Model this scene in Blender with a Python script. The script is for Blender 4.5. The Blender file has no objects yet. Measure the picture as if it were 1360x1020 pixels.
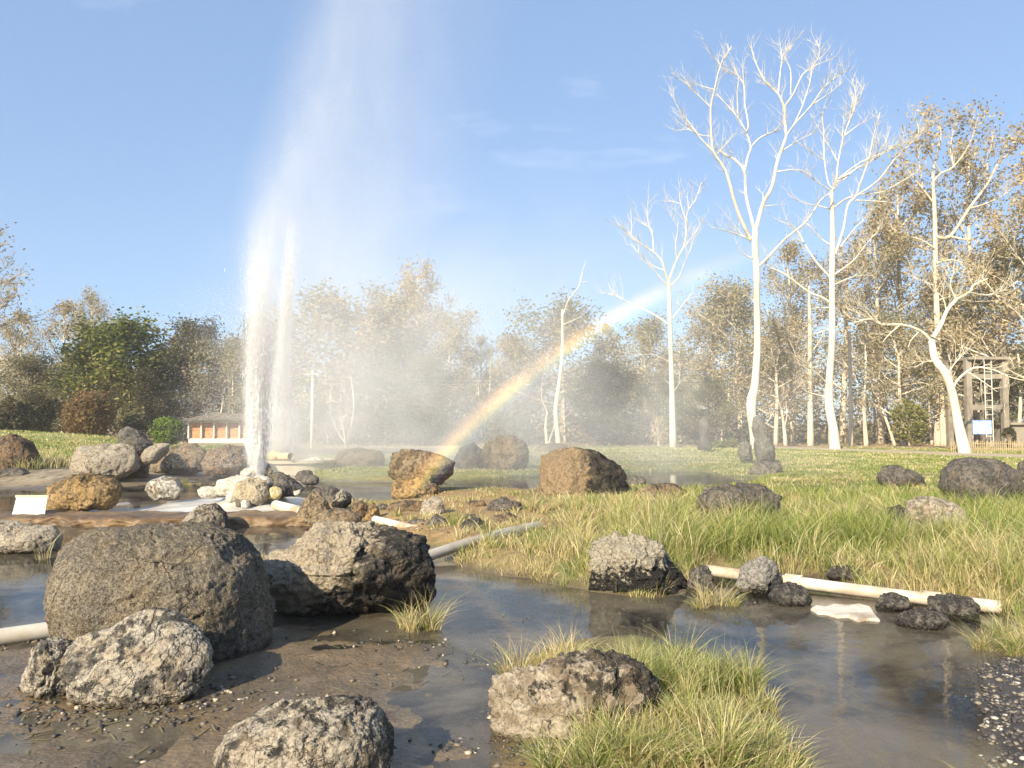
import bpy, bmesh, math, random
import numpy as np
from mathutils import Vector, Matrix

rnd = random.Random(7)
R = math.radians
SC = bpy.context.scene
COL = SC.collection

# ------------------------------------------------------------------ camera, sky, sun, exposure
CAM_H = 1.6
PITCH = 2.9
FPX = 1050.0                       # focal length in pixels of a 1360 wide frame
cam_d = bpy.data.cameras.new('camera')
cam = bpy.data.objects.new('camera', cam_d); COL.objects.link(cam)
cam.location = (0, 0, CAM_H)
cam.rotation_euler = (R(90 + PITCH), 0, 0)
cam_d.sensor_width = 36.0
cam_d.lens = FPX / 1360 * 36
cam_d.clip_start = 0.05; cam_d.clip_end = 4000
SC.camera = cam

SUN_EL = 28.75
SUN_AZ = 209.25                     # clockwise from +Y: behind the camera, to its left
world = bpy.data.worlds.new('World'); SC.world = world; world.use_nodes = True
wn = world.node_tree.nodes; wl = world.node_tree.links; wn.clear()
sky = wn.new('ShaderNodeTexSky'); sky.sky_type = 'NISHITA'; sky.sun_disc = False
sky.sun_elevation = R(SUN_EL); sky.sun_rotation = R(SUN_AZ)
sky.air_density = 1.0; sky.dust_density = 0.6; sky.ozone_density = 2.2
bg = wn.new('ShaderNodeBackground'); bg.inputs['Strength'].default_value = 0.100
out = wn.new('ShaderNodeOutputWorld')
# faint wisps of cirrus, the same everywhere round the sky
tcw = wn.new('ShaderNodeTexCoord'); mpw = wn.new('ShaderNodeMapping')
mpw.inputs['Scale'].default_value = (2.2, 2.2, 9.0); mpw.inputs['Rotation'].default_value = (0.12, 0.2, 0.5)
nzw = wn.new('ShaderNodeTexNoise'); nzw.inputs['Scale'].default_value = 1.9; nzw.inputs['Detail'].default_value = 7; nzw.inputs['Roughness'].default_value = 0.55
rmw = wn.new('ShaderNodeMapRange'); rmw.inputs['From Min'].default_value = 0.62; rmw.inputs['From Max'].default_value = 0.85; rmw.inputs['To Max'].default_value = 0.20
mxw = wn.new('ShaderNodeMix'); mxw.data_type = 'RGBA'; mxw.inputs[7].default_value = (8.5, 8.8, 9.2, 1)
wl.new(tcw.outputs['Generated'], mpw.inputs['Vector']); wl.new(mpw.outputs[0], nzw.inputs['Vector'])
wl.new(nzw.outputs[0], rmw.inputs['Value']); wl.new(rmw.outputs[0], mxw.inputs[0])
hzw = wn.new('ShaderNodeMix'); hzw.data_type = 'RGBA'; hzw.inputs[0].default_value = 0.56; hzw.inputs[7].default_value = (1.9, 2.9, 4.75, 1)      # thin even veil over the whole sky
wl.new(sky.outputs[0], hzw.inputs[6]); wl.new(hzw.outputs[2], mxw.inputs[6]); wl.new(mxw.outputs[2], bg.inputs['Color']); wl.new(bg.outputs[0], out.inputs['Surface'])

sd = bpy.data.lights.new('sun', 'SUN'); sun = bpy.data.objects.new('sun', sd); COL.objects.link(sun)
sd.energy = 5.0; sd.angle = R(0.55); sd.color = (1.0, 0.87, 0.65)
to_sun = Vector((math.sin(R(SUN_AZ)) * math.cos(R(SUN_EL)), math.cos(R(SUN_AZ)) * math.cos(R(SUN_EL)), math.sin(R(SUN_EL))))
sun.rotation_euler = to_sun.to_track_quat('Z', 'Y').to_euler()

SC.render.engine = 'CYCLES'
SC.view_settings.view_transform = 'Standard'; SC.view_settings.look = 'None'
SC.view_settings.exposure = 0.95; SC.view_settings.gamma = 1.0; SC.view_settings.use_curve_mapping = False
cy = SC.cycles
cy.use_denoising = True
cy.max_bounces = 6; cy.diffuse_bounces = 2; cy.glossy_bounces = 2; cy.transmission_bounces = 4
cy.transparent_max_bounces = 16; cy.volume_bounces = 2
cy.use_adaptive_sampling = True; cy.adaptive_threshold = 0.02
cy.volume_max_steps = 256
cy.caustics_reflective = False; cy.caustics_refractive = False

# ------------------------------------------------------------------ photo geometry helpers
_cp, _sp = math.cos(R(PITCH)), math.sin(R(PITCH))
def ray(px, py):
    a, b = (px - 680) / FPX, (510 - py) / FPX
    return np.array([a, _cp - b * _sp, _sp + b * _cp])
def G(px, py, z=0.0):
    d = ray(px, py); t = (z - CAM_H) / d[2]
    return np.array([d[0] * t, d[1] * t, z])
def V(px, py, Y):
    d = ray(px, py); t = Y / d[1]
    return np.array([d[0] * t, Y, CAM_H + d[2] * t])

# ------------------------------------------------------------------ numpy noise
def _hash(ix, iy, iz, seed):
    n = (ix.astype(np.uint32) * np.uint32(374761393) + iy.astype(np.uint32) * np.uint32(668265263)
         + iz.astype(np.uint32) * np.uint32(2147483647) + np.uint32((seed * 1274126177) & 0xffffffff))
    n = (n ^ (n >> np.uint32(13))) * np.uint32(1274126177)
    n = (n ^ (n >> np.uint32(16))) * np.uint32(2246822519)
    return (n ^ (n >> np.uint32(15))).astype(np.float64) / 4294967295.0
def vnoise(P, seed=0):
    i = np.floor(P).astype(np.int64); f = P - i
    f = f * f * f * (f * (f * 6 - 15) + 10)
    x, y, z = i[:, 0], i[:, 1], i[:, 2]; u, v, w = f[:, 0], f[:, 1], f[:, 2]
    r = 0
    for dx in (0, 1):
        for dy in (0, 1):
            for dz in (0, 1):
                r = r + _hash(x + dx, y + dy, z + dz, seed) * (u if dx else 1 - u) * (v if dy else 1 - v) * (w if dz else 1 - w)
    return r * 2 - 1
def fbm(P, octaves=4, seed=0, gain=0.5, ridge=False):
    a, s, t = 1.0, 0.0, 0.0
    for o in range(octaves):
        n = vnoise(P * (2.03 ** o) + 17.3 * o, seed + o)
        if ridge: n = 1 - 2 * np.abs(n)
        s = s + a * n; t += a; a *= gain
    return s / t
def voro(P, seed=0):
    i = np.floor(P).astype(np.int64)
    f1 = np.full(len(P), 9.0); f2 = np.full(len(P), 9.0); idv = np.zeros(len(P))
    for dx in (-1, 0, 1):
        for dy in (-1, 0, 1):
            for dz in (-1, 0, 1):
                c = i + np.array([dx, dy, dz])
                q = np.stack([_hash(c[:, 0], c[:, 1], c[:, 2], seed + k) for k in (1, 2, 3)], 1) + c
                d = np.sqrt(((q - P) ** 2).sum(1))
                h = _hash(c[:, 0], c[:, 1], c[:, 2], seed + 9)
                nearer = d < f1
                f2 = np.where(nearer, f1, np.minimum(f2, d)); idv = np.where(nearer, h, idv); f1 = np.where(nearer, d, f1)
    return f1, f2, idv
def facets(P, seed=0):
    """piecewise tilted planes: broken stone faces with steps between them"""
    i = np.floor(P).astype(np.int64); f1 = np.full(len(P), 9.0); val = np.zeros(len(P))
    for dx in (-1, 0, 1):
        for dy in (-1, 0, 1):
            for dz in (-1, 0, 1):
                c = i + np.array([dx, dy, dz]); H = [_hash(c[:, 0], c[:, 1], c[:, 2], seed + k) for k in range(1, 8)]
                q = np.stack(H[:3], 1) + c; e = P - q; d = (e ** 2).sum(1); nr_ = d < f1
                v = (e * (np.stack(H[3:6], 1) * 2 - 1)).sum(1) * 1.3 + (H[6] - 0.5) * 0.8
                val = np.where(nr_, v, val); f1 = np.where(nr_, d, f1)
    return val
def P2(x, y, s, off=0.0):
    return np.stack([x * s + off, y * s - off, np.full_like(x, 0.37 + off)], 1)
def sstep(a, b, x):
    t = np.clip((x - a) / (b - a), 0, 1); return t * t * (3 - 2 * t)

# ------------------------------------------------------------------ objects
def mesh_np(name, verts, faces=None, tris=None, mat=None, smooth=False, cols=None, parent=None, face_mats=None):
    """faces: list of tuples, or tris: (n,3)/(n,4) int array"""
    me = bpy.data.meshes.new(name)
    verts = np.asarray(verts, dtype=np.float32)
    if tris is not None:
        tris = np.asarray(tris, dtype=np.int32); k = tris.shape[1]; n = len(tris)
        me.vertices.add(len(verts)); me.vertices.foreach_set('co', verts.ravel())
        me.loops.add(n * k); me.loops.foreach_set('vertex_index', tris.ravel())
        me.polygons.add(n); me.polygons.foreach_set('loop_start', np.arange(0, n * k, k, dtype=np.int32))
        try: me.polygons.foreach_set('loop_total', np.full(n, k, dtype=np.int32))
        except Exception: pass
        me.update(calc_edges=True)
    else:
        me.from_pydata(verts.tolist(), [], faces); me.update()
    if smooth:
        me.polygons.foreach_set('use_smooth', np.ones(len(me.polygons), dtype=bool))
    if cols is not None:
        at = me.color_attributes.new('col', 'FLOAT_COLOR', 'POINT')
        c = np.ones((len(verts), 4), dtype=np.float32); c[:, :cols.shape[1]] = cols
        at.data.foreach_set('color', c.ravel())
    if mat: me.materials.append(mat)
    o = bpy.data.objects.new(name, me); COL.objects.link(o)
    if parent is not None: o.parent = parent
    return o
def tag(o, label=None, cat=None, group=None, kind=None):
    if label: o['label'] = label
    if cat: o['category'] = cat
    if group: o['group'] = group
    if kind: o['kind'] = kind
    return o
def thing(name, label, cat, loc=(0, 0, 0), group=None):
    o = bpy.data.objects.new(name, None); COL.objects.link(o); o.location = loc; o.empty_display_size = 0.2
    return tag(o, label, cat, group)
class MB:
    def __init__(s): s.v = []; s.f = []; s.c = []
    def add(s, vs, fs, col=None):
        b = len(s.v); s.v += [tuple(p) for p in vs]; s.f += [tuple(i + b for i in f) for f in fs]
        if col is not None: s.c += [col] * len(vs)
    def box(s, c, d, rz=0.0, bevel=0.0):
        hx, hy, hz = d[0] / 2, d[1] / 2, d[2] / 2; ca, sa = math.cos(rz), math.sin(rz)
        vs = []
        for x, y, z in ((-1, -1, -1), (1, -1, -1), (1, 1, -1), (-1, 1, -1), (-1, -1, 1), (1, -1, 1), (1, 1, 1), (-1, 1, 1)):
            X, Y = x * hx, y * hy
            vs.append((c[0] + X * ca - Y * sa, c[1] + X * sa + Y * ca, c[2] + z * hz))
        s.add(vs, [(0, 3, 2, 1), (4, 5, 6, 7), (0, 1, 5, 4), (1, 2, 6, 5), (2, 3, 7, 6), (3, 0, 4, 7)])
    def tube(s, pts, rad, sides=6, caps=True):
        pts = [Vector(p) for p in pts]; n = len(pts); rings = []
        up = Vector((0.3, 0.8, 0.52)).normalized(); prev = None
        for i, p in enumerate(pts):
            t = (pts[min(i + 1, n - 1)] - pts[max(i - 1, 0)])
            t = t.normalized() if t.length > 1e-9 else Vector((0, 0, 1))
            a = prev if prev is not None else up
            x = (a - t * a.dot(t))
            if x.length < 1e-4: x = Vector((1, 0, 0)) - t * t.x
            x.normalize(); y = t.cross(x); prev = x
            r = rad[i]
            rings.append([p + (x * math.cos(2 * math.pi * k / sides) + y * math.sin(2 * math.pi * k / sides)) * r for k in range(sides)])
        b = len(s.v)
        for rg in rings: s.v += [tuple(q) for q in rg]
        for i in range(n - 1):
            for k in range(sides):
                k2 = (k + 1) % sides
                s.f.append((b + i * sides + k, b + i * sides + k2, b + (i + 1) * sides + k2, b + (i + 1) * sides + k))
        if caps:
            s.f.append(tuple(b + k for k in reversed(range(sides)))); s.f.append(tuple(b + (n - 1) * sides + k for k in range(sides)))
    def build(s, name, mat, parent=None, smooth=False, origin=None):
        v = np.array(s.v)
        if origin is not None: v = v - np.array(origin)
        o = mesh_np(name, v, faces=s.f, mat=mat, smooth=smooth, parent=parent, cols=np.array(s.c) if s.c else None)
        if origin is not None and parent is None: o.location = origin
        return o

# ------------------------------------------------------------------ materials
def new_mat(name):
    m = bpy.data.materials.new(name); m.use_nodes = True
    nt = m.node_tree; nt.nodes.clear()
    return m, nt
class N:
    def __init__(s, nt): s.nt = nt
    def n(s, t, **kw):
        d = s.nt.nodes.new(t)
        for k, v in kw.items(): setattr(d, k, v)
        return d
    def set(s, sock, v):
        if hasattr(v, 'is_output') or isinstance(v, bpy.types.NodeSocket): s.nt.links.new(v, sock)
        else: sock.default_value = v
    def math(s, op, a, b=None, c=None, clamp=False):
        d = s.n('ShaderNodeMath', operation=op, use_clamp=clamp); s.set(d.inputs[0], a)
        if b is not None: s.set(d.inputs[1], b)
        if c is not None: s.set(d.inputs[2], c)
        return d.outputs[0]
    def noise(s, vec, scale, detail=5, rough=0.55, dist=0.0):
        d = s.n('ShaderNodeTexNoise'); s.set(d.inputs['Vector'], vec); d.inputs['Scale'].default_value = scale
        d.inputs['Detail'].default_value = detail; d.inputs['Roughness'].default_value = rough; d.inputs['Distortion'].default_value = dist
        return d.outputs[0]
    def voronoi(s, vec, scale, feature='F1', out=0):
        d = s.n('ShaderNodeTexVoronoi', feature=feature); s.set(d.inputs['Vector'], vec); d.inputs['Scale'].default_value = scale
        return d.outputs[out]
    def maprange(s, v, a, b, c=0.0, d_=1.0, smooth=False):
        d = s.n('ShaderNodeMapRange'); d.interpolation_type = 'SMOOTHSTEP' if smooth else 'LINEAR'
        s.set(d.inputs[0], v); s.set(d.inputs[1], a); s.set(d.inputs[2], b); s.set(d.inputs[3], c); s.set(d.inputs[4], d_)
        return d.outputs[0]
    def mix(s, f, a, b, blend='MIX'):
        d = s.n('ShaderNodeMix', data_type='RGBA', blend_type=blend); s.set(d.inputs[0], f)
        s.set(d.inputs[6], a if not isinstance(a, tuple) else (*a, 1)[:4]); s.set(d.inputs[7], b if not isinstance(b, tuple) else (*b, 1)[:4])
        return d.outputs[2]
    def ramp(s, f, stops):
        d = s.n('ShaderNodeValToRGB'); s.set(d.inputs[0], f)
        el = d.color_ramp.elements
        while len(el) < len(stops): el.new(0.5)
        for e, (p, c) in zip(el, stops): e.position = p; e.color = (*c, 1) if len(c) == 3 else c
        return d.outputs[0]
    def bump(s, h, strength, dist, normal=None):
        d = s.n('ShaderNodeBump'); d.inputs['Strength'].default_value = strength; d.inputs['Distance'].default_value = dist
        s.set(d.inputs['Height'], h)
        if normal is not None: s.set(d.inputs['Normal'], normal)
        return d.outputs[0]
    def out(s, surf=None, vol=None):
        o = s.n('ShaderNodeOutputMaterial')
        if surf is not None: s.nt.links.new(surf, o.inputs['Surface'])
        if vol is not None: s.nt.links.new(vol, o.inputs['Volume'])
    def bsdf(s, col, rough, normal=None, spec=0.5, metal=0.0):
        d = s.n('ShaderNodeBsdfPrincipled'); s.set(d.inputs['Base Color'], col if not isinstance(col, tuple) else (*col, 1)[:4])
        s.set(d.inputs['Roughness'], rough); d.inputs['Specular IOR Level'].default_value = spec; d.inputs['Metallic'].default_value = metal
        if normal is not None: s.set(d.inputs['Normal'], normal)
        return d.outputs[0]

def rock_mat(name, dark, light, amount=0.5, patch=3.0, fine=22.0, tint=None, tint_amt=0.0, side=None, side_amt=0.0, sharp=0.10, splash=None, bumpd=0.026, speck=0.6):
    """weathered stone: dark patina and pale crust in patches, wet and dark at the waterline"""
    g_ = 0.74 if light[0] < 0.55 else 0.85; light = tuple(c * g_ for c in light)
    if tint: tint = tuple(c * g_ for c in tint)
    m, nt = new_mat(name); k = N(nt)
    tc = k.n('ShaderNodeTexCoord'); ob = tc.outputs['Object']
    n1 = k.noise(ob, patch, 7, 0.68, 0.8); n2 = k.noise(ob, fine, 5, 0.6); vo = k.voronoi(ob, fine * 0.9, 'DISTANCE_TO_EDGE')
    f = k.math('ADD', k.math('MULTIPLY', n1, 0.62), k.math('MULTIPLY', n2, 0.38))
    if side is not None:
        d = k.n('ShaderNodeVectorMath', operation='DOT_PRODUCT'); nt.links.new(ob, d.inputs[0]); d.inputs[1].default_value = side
        f = k.math('ADD', f, k.math('MULTIPLY', d.outputs['Value'], side_amt))  # paler along side, darker away; M_big and M_jag carry painted shade here
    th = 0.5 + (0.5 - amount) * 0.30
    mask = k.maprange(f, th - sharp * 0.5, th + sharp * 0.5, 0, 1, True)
    darkv = k.mix(k.maprange(n2, 0.35, 0.68), tuple(c * 0.55 for c in dark), tuple(min(1, c * 1.7) for c in dark))
    n3 = k.noise(ob, fine * 3.2, 4, 0.6)
    lightv = k.mix(k.maprange(n3, 0.34, 0.66), tuple(c * 0.66 for c in light), tuple(min(1, c * 1.22) for c in light))
    col = k.mix(mask, darkv, lightv)
    if tint:
        tm = k.maprange(k.noise(ob, patch * 1.7 + 1.3, 4, 0.6), 0.47, 0.62, 0, tint_amt, True)
        col = k.mix(tm, col, tint)
    # hairline cracks filled with dark grit
    warp = k.n('ShaderNodeVectorMath', operation='MULTIPLY_ADD'); nt.links.new(k.noise(ob, 9, 3, 0.6), warp.inputs[0]); warp.inputs[1].default_value = (0.16, 0.16, 0.16); nt.links.new(ob, warp.inputs[2])
    cr = k.voronoi(warp.outputs[0], patch * 1.1, 'DISTANCE_TO_EDGE')
    crm = k.maprange(cr, 0.0, 0.014, 0.7, 0)
    crm = k.math('MULTIPLY', crm, k.maprange(n1, 0.42, 0.58))
    col = k.mix(crm, col, tuple(c * 0.4 for c in dark))
    spk = k.maprange(k.noise(ob, fine * 2.6, 4, 0.75), 0.54, 0.64, 0, speck)
    col = k.mix(spk, col, tuple(c * 0.8 for c in dark))
    col = k.mix(k.maprange(k.noise(ob, fine * 2.2 + 7, 4, 0.75), 0.57, 0.67, 0, speck), col, tuple(min(1, c * 1.25) for c in light))
    gp = k.n('ShaderNodeNewGeometry'); sx = k.n('ShaderNodeSeparateXYZ'); nt.links.new(gp.outputs['Position'], sx.inputs[0])
    wet = k.maprange(k.math('ADD', sx.outputs[2], k.math('MULTIPLY', n2, 0.06)), 0.045, 0.10, 1, 0, True)
    col = k.mix(wet, col, k.mix(1.0, col, (0.42, 0.38, 0.33), 'MULTIPLY'))
    if splash:
        sm = k.maprange(k.noise(ob, 9, 5, 0.6), 0.42, 0.6, 0, splash)
        col = k.mix(sm, col, (0.78, 0.75, 0.68))
    rough = k.maprange(wet, 0, 1, 0.88, 0.32)
    h = k.math('ADD', k.math('MULTIPLY', n2, 0.7), k.math('MULTIPLY', n3, 0.45))
    pit = k.maprange(k.noise(ob, fine * 1.7 + 3, 3, 0.7), 0.32, 0.46)
    h = k.math('ADD', h, k.math('MULTIPLY', pit, 0.5))
    h = k.math('SUBTRACT', h, k.math('MULTIPLY', crm, 0.9))
    nb = k.bump(h, 0.95, bumpd)
    k.out(k.bsdf(col, rough, nb, 0.35))
    return m
def plain_mat(name, col, rough=0.6, var=0.18, scale=8.0, bump=0.2, dist=0.01, stretch=None, spec=0.4, dirt=None, dirt_amt=0.5):
    m, nt = new_mat(name); k = N(nt)
    tc = k.n('ShaderNodeTexCoord'); v = tc.outputs['Object']
    if stretch:
        mp = k.n('ShaderNodeMapping'); mp.inputs['Scale'].default_value = stretch; nt.links.new(v, mp.inputs[0]); v = mp.outputs[0]
    n1 = k.noise(v, scale, 6, 0.6)
    c = k.mix(k.maprange(n1, 0.3, 0.7), tuple(x * (1 - var) for x in col), tuple(min(1, x * (1 + var)) for x in col))
    if dirt:
        c = k.mix(k.maprange(k.noise(v, scale * 0.4, 6, 0.65), 0.48, 0.64, 0, dirt_amt), c, dirt)
    k.out(k.bsdf(c, rough, k.bump(n1, bump, dist), spec))
    return m
def leaf_mat(name, trans=0.35, rough=0.65, gain=1.0):
    """blade and leaf surface: colour from each leaf's own colour, thin enough to let light through"""
    m, nt = new_mat(name); k = N(nt)
    at = k.n('ShaderNodeVertexColor'); at.layer_name = 'col'
    oi = k.n('ShaderNodeObjectInfo')
    c = k.mix(0.4, at.outputs[0], k.mix(oi.outputs['Random'], (0.75, 0.85, 0.8), (1.2, 1.1, 1.05)), 'MULTIPLY')
    b = k.bsdf(c, rough, None, 0.25)
    t = k.n('ShaderNodeBsdfTranslucent'); nt.links.new(c, t.inputs[0])
    mx = k.n('ShaderNodeMixShader'); mx.inputs[0].default_value = trans
    nt.links.new(b, mx.inputs[1]); nt.links.new(t.outputs[0], mx.inputs[2])
    k.out(mx.outputs[0])
    return m

# ------------------------------------------------------------------ ground
def poly(pts): return np.array([G(x, y)[:2] for x, y in pts])
def sdf(x, y, pg):
    """signed distance to polygon, positive inside"""
    d = np.full(x.shape, 1e9); ins = np.zeros(x.shape, bool); n = len(pg)
    for i in range(n):
        a, b = pg[i], pg[(i + 1) % n]; e = b - a
        t = np.clip(((x - a[0]) * e[0] + (y - a[1]) * e[1]) / max(e @ e, 1e-9), 0, 1)
        d = np.minimum(d, (x - a[0] - t * e[0]) ** 2 + (y - a[1] - t * e[1]) ** 2)
        c = ((a[1] > y) != (b[1] > y)) & (x < (b[0] - a[0]) * (y - a[1]) / (b[1] - a[1] + 1e-12) + a[0])
        ins ^= c
    return np.where(ins, 1, -1) * np.sqrt(d)
BANK = poly([(596, 752), (640, 764), (700, 772), (780, 788), (860, 800), (930, 782), (990, 766), (1100, 772), (1190, 790), (1290, 808),
             (1340, 838), (1500, 850), (2600, 850), (3600, 640), (2600, 597), (600, 597), (560, 607), (400, 612), (380, 628), (430, 640), (540, 642), (560, 662), (520, 668), (470, 672),
             (400, 668), (400, 684), (480, 700), (560, 738)])
POND = poly([(835, 629), (925, 627), (985, 636), (975, 646), (900, 652), (850, 648), (760, 645), (720, 652), (620, 650), (610, 640), (700, 634)])
LEFTG = poly([(-1500, 650), (-100, 636), (30, 638), (120, 632), (172, 640), (190, 606), (300, 601), (345, 600), (430, 597), (430, 594), (-2500, 594)])
ISLE = poly([(640, 1060), (655, 900), (735, 850), (850, 836), (950, 868), (1020, 935), (1050, 1060), (900, 1200), (700, 1200)])
GRAV = poly([(1292, 985), (1272, 930), (1300, 880), (1345, 858), (1500, 850), (1800, 900), (1700, 1100), (1360, 1060)])
MUD = poly([(-600, 846), (60, 846), (300, 835), (440, 828), (560, 845), (620, 862), (585, 900), (520, 935), (560, 985), (640, 1000), (620, 1200), (-900, 1300)])
SPIT = poly([(400, 668), (560, 660), (700, 655), (760, 700), (720, 730), (600, 740), (500, 720), (400, 700)])
SHORE = poly([(1010, 800), (1080, 795), (1170, 810), (1250, 820), (1250, 845), (1180, 840), (1080, 826)])
ROAD = poly([(430, 594.5), (700, 594.5), (900, 596), (1100, 599.5), (1360, 607), (1800, 618), (3000, 640), (3000, 652), (1800, 627), (1360, 613), (1100, 602), (900, 598), (700, 596.4), (430, 596.4)])

def ground_z(x, y):
    bank = sdf(x, y, BANK); pond = sdf(x, y, POND); lg = sdf(x, y, LEFTG); isle = sdf(x, y, ISLE); gr = sdf(x, y, GRAV); mud = sdf(x, y, MUD); sp = sdf(x, y, SPIT)
    n1 = fbm(P2(x, y, 0.9), 4, 3); n2 = fbm(P2(x, y, 4.5), 4, 11); n3 = fbm(P2(x, y, 17.0), 3, 19)
    wob = 0.18 * n1 + 0.05 * n2
    z = -0.030 + 0.022 * n1 + 0.014 * n2
    z = z + (0.040 + 0.012 * n2) * sstep(-0.25, 0.35, mud + wob * 2)
    z = z + 0.17 * sstep(-0.10, 0.75, bank + wob)
    z = z - 0.26 * sstep(-1.2, 0.5, pond)
    z = z + 0.28 * sstep(-0.5, 1.6, lg + wob)
    z = z + 0.085 * sstep(-0.10, 0.35, isle + wob * 0.6)
    z = z + 0.060 * sstep(-0.12, 0.25, gr + wob * 0.5)
    far = sstep(36, 60, y)
    z = z + 0.16 * far + 0.5 * sstep(60, 200, y)
    # the mown mound behind the left boulders
    z = z + 1.05 * np.exp(-(((x + 24) / 11) ** 2 + ((y - 35) / 5.5) ** 2))
    z = z + 0.34 * np.exp(-(((x + 12.6) / 2.3) ** 2 + ((y - 23) / 2.4) ** 2))
    z = z + 0.004 * n3 * (1 - far)
    # hollow under the geyser basin so that only its slab shows there
    return z
def ground_zp(x, y): return float(ground_z(np.array([float(x)]), np.array([float(y)]))[0])

NR, NC = 470, 400
t = np.linspace(0, 1, NR)
ys = 2.0 * (110 / 2.0) ** t
ys = np.concatenate([[-40, -15, -5, 0, 1.0], ys, [140, 200, 320, 600, 1200, 3000]])
us = np.linspace(-1, 1, NC); us = np.sign(us) * (0.75 * np.abs(us) + 0.25 * np.abs(us) ** 3)
us = np.concatenate([[-4.0, -2.2, -1.4], us, [1.4, 2.2, 4.0]])
YY, UU = np.meshgrid(ys, us, indexing='ij')
XX = UU * (np.abs(YY) * 0.78 + 2.2)
gx, gy = XX.ravel(), YY.ravel()
gz = ground_z(gx, gy)
def ground_cols(x, y, z):
    bank = sdf(x, y, BANK); lg = sdf(x, y, LEFTG); isle = sdf(x, y, ISLE); gr = sdf(x, y, GRAV); sp = sdf(x, y, SPIT); rd = sdf(x, y, ROAD); mud = sdf(x, y, MUD)
    a = fbm(P2(x, y, 1.1), 5, 31) * 0.5 + 0.5; b = fbm(P2(x, y, 6.0, 2), 4, 41) * 0.5 + 0.5
    def C(r, g, bb): return np.array([r, g, bb])[None, :]
    def mixc(c, d, f): return c * (1 - f[:, None]) + d * f[:, None]
    bed = mixc(np.repeat(C(0.165, 0.138, 0.098), len(x), 0), C(0.31, 0.26, 0.175), sstep(0.42, 0.62, a))
    c = mixc(bed, C(0.075, 0.060, 0.042), sstep(0.58, 0.72, b))
    c = mixc(c, C(0.27, 0.20, 0.125) * (0.7 + 0.6 * b[:, None]), 0.75 * sstep(-0.1, 0.3, mud) * sstep(0.3, 0.62, a))
    c = mixc(c, C(0.23, 0.165, 0.085), 0.5 * sstep(0.45, 0.68, fbm(P2(x, y, 2.3, 8), 4, 71) * 0.5 + 0.5))
    soil = mixc(np.repeat(C(0.24, 0.175, 0.075), len(x), 0), C(0.13, 0.14, 0.045), sstep(0.40, 0.60, a))
    gm = np.maximum(sstep(-0.05, 0.4, bank), np.maximum(sstep(-0.1, 0.8, lg), sstep(-0.02, 0.2, isle)))
    c = mixc(c, soil, gm)
    dry = C(0.30, 0.19, 0.085) * (0.6 + 0.8 * b[:, None])
    c = mixc(c, dry, sstep(-0.1, 0.6, sp) * 0.85)
    c = mixc(c, C(0.07, 0.062, 0.052) * (0.6 + 0.8 * b[:, None]), sstep(0, 0.15, gr))
    lawn = sstep(20, 26, y) * gm
    c = mixc(c, mixc(np.repeat(C(0.17, 0.21, 0.05), len(x), 0), C(0.30, 0.28, 0.09), sstep(0.45, 0.7, a)), lawn)
    litter = mixc(np.repeat(C(0.36, 0.26, 0.15), len(x), 0), C(0.22, 0.15, 0.085), sstep(0.4, 0.65, b))
    farm = sstep(48.5, 50.5, y + 1.5 * (a - 0.5) + np.clip((x - 8) * 0.35, 0, 9))
    c = mixc(c, litter, farm)
    c = mixc(c, C(0.42, 0.34, 0.24) * (0.9 + 0.2 * b[:, None]), sstep(-0.1, 0.25, rd))
    wet = (1 - sstep(0.015, 0.06, z)) * (1 - farm)
    return c, wet
gc, gw = ground_cols(gx, gy, gz)
nr, nc = XX.shape
ii = (np.arange(nr - 1)[:, None] * nc + np.arange(nc - 1)[None, :]).ravel()
quads = np.stack([ii, ii + 1, ii + nc + 1, ii + nc], 1)
m, nt = new_mat('ground'); k = N(nt)
gpos = k.n('ShaderNodeNewGeometry').outputs['Position']
vc = k.n('ShaderNodeVertexColor'); vc.layer_name = 'col'
na = k.noise(gpos, 7, 7, 0.65); nb_ = k.noise(gpos, 45, 5, 0.6); nv = k.voronoi(gpos, 38)
c = k.mix(1.0, vc.outputs[0], k.mix(k.maprange(na, 0.3, 0.7), (0.62, 0.62, 0.62), (1.35, 1.32, 1.28)), 'MULTIPLY')
c = k.mix(1.0, c, k.mix(k.maprange(nb_, 0.3, 0.7), (0.7, 0.7, 0.7), (1.28, 1.28, 1.28)), 'MULTIPLY')
wetm = k.math('MULTIPLY', vc.outputs[1], k.maprange(na, 0.38, 0.55, 0.55, 1.0))
c = k.mix(wetm, c, k.mix(1.0, c, (0.58, 0.55, 0.52), 'MULTIPLY'))
hh = k.math('ADD', k.math('MULTIPLY', na, 0.8), k.math('ADD', k.math('MULTIPLY', nb_, 0.4), k.math('MULTIPLY', nv, 0.25)))
k.out(k.bsdf(c, k.maprange(wetm, 0, 1, 0.92, 0.30), k.bump(hh, 0.8, 0.02), 0.5))
ground = mesh_np('ground', np.stack([gx, gy, gz], 1), tris=quads, mat=m, smooth=True, cols=np.concatenate([gc, gw[:, None]], 1))
tag(ground, kind='structure')

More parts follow.
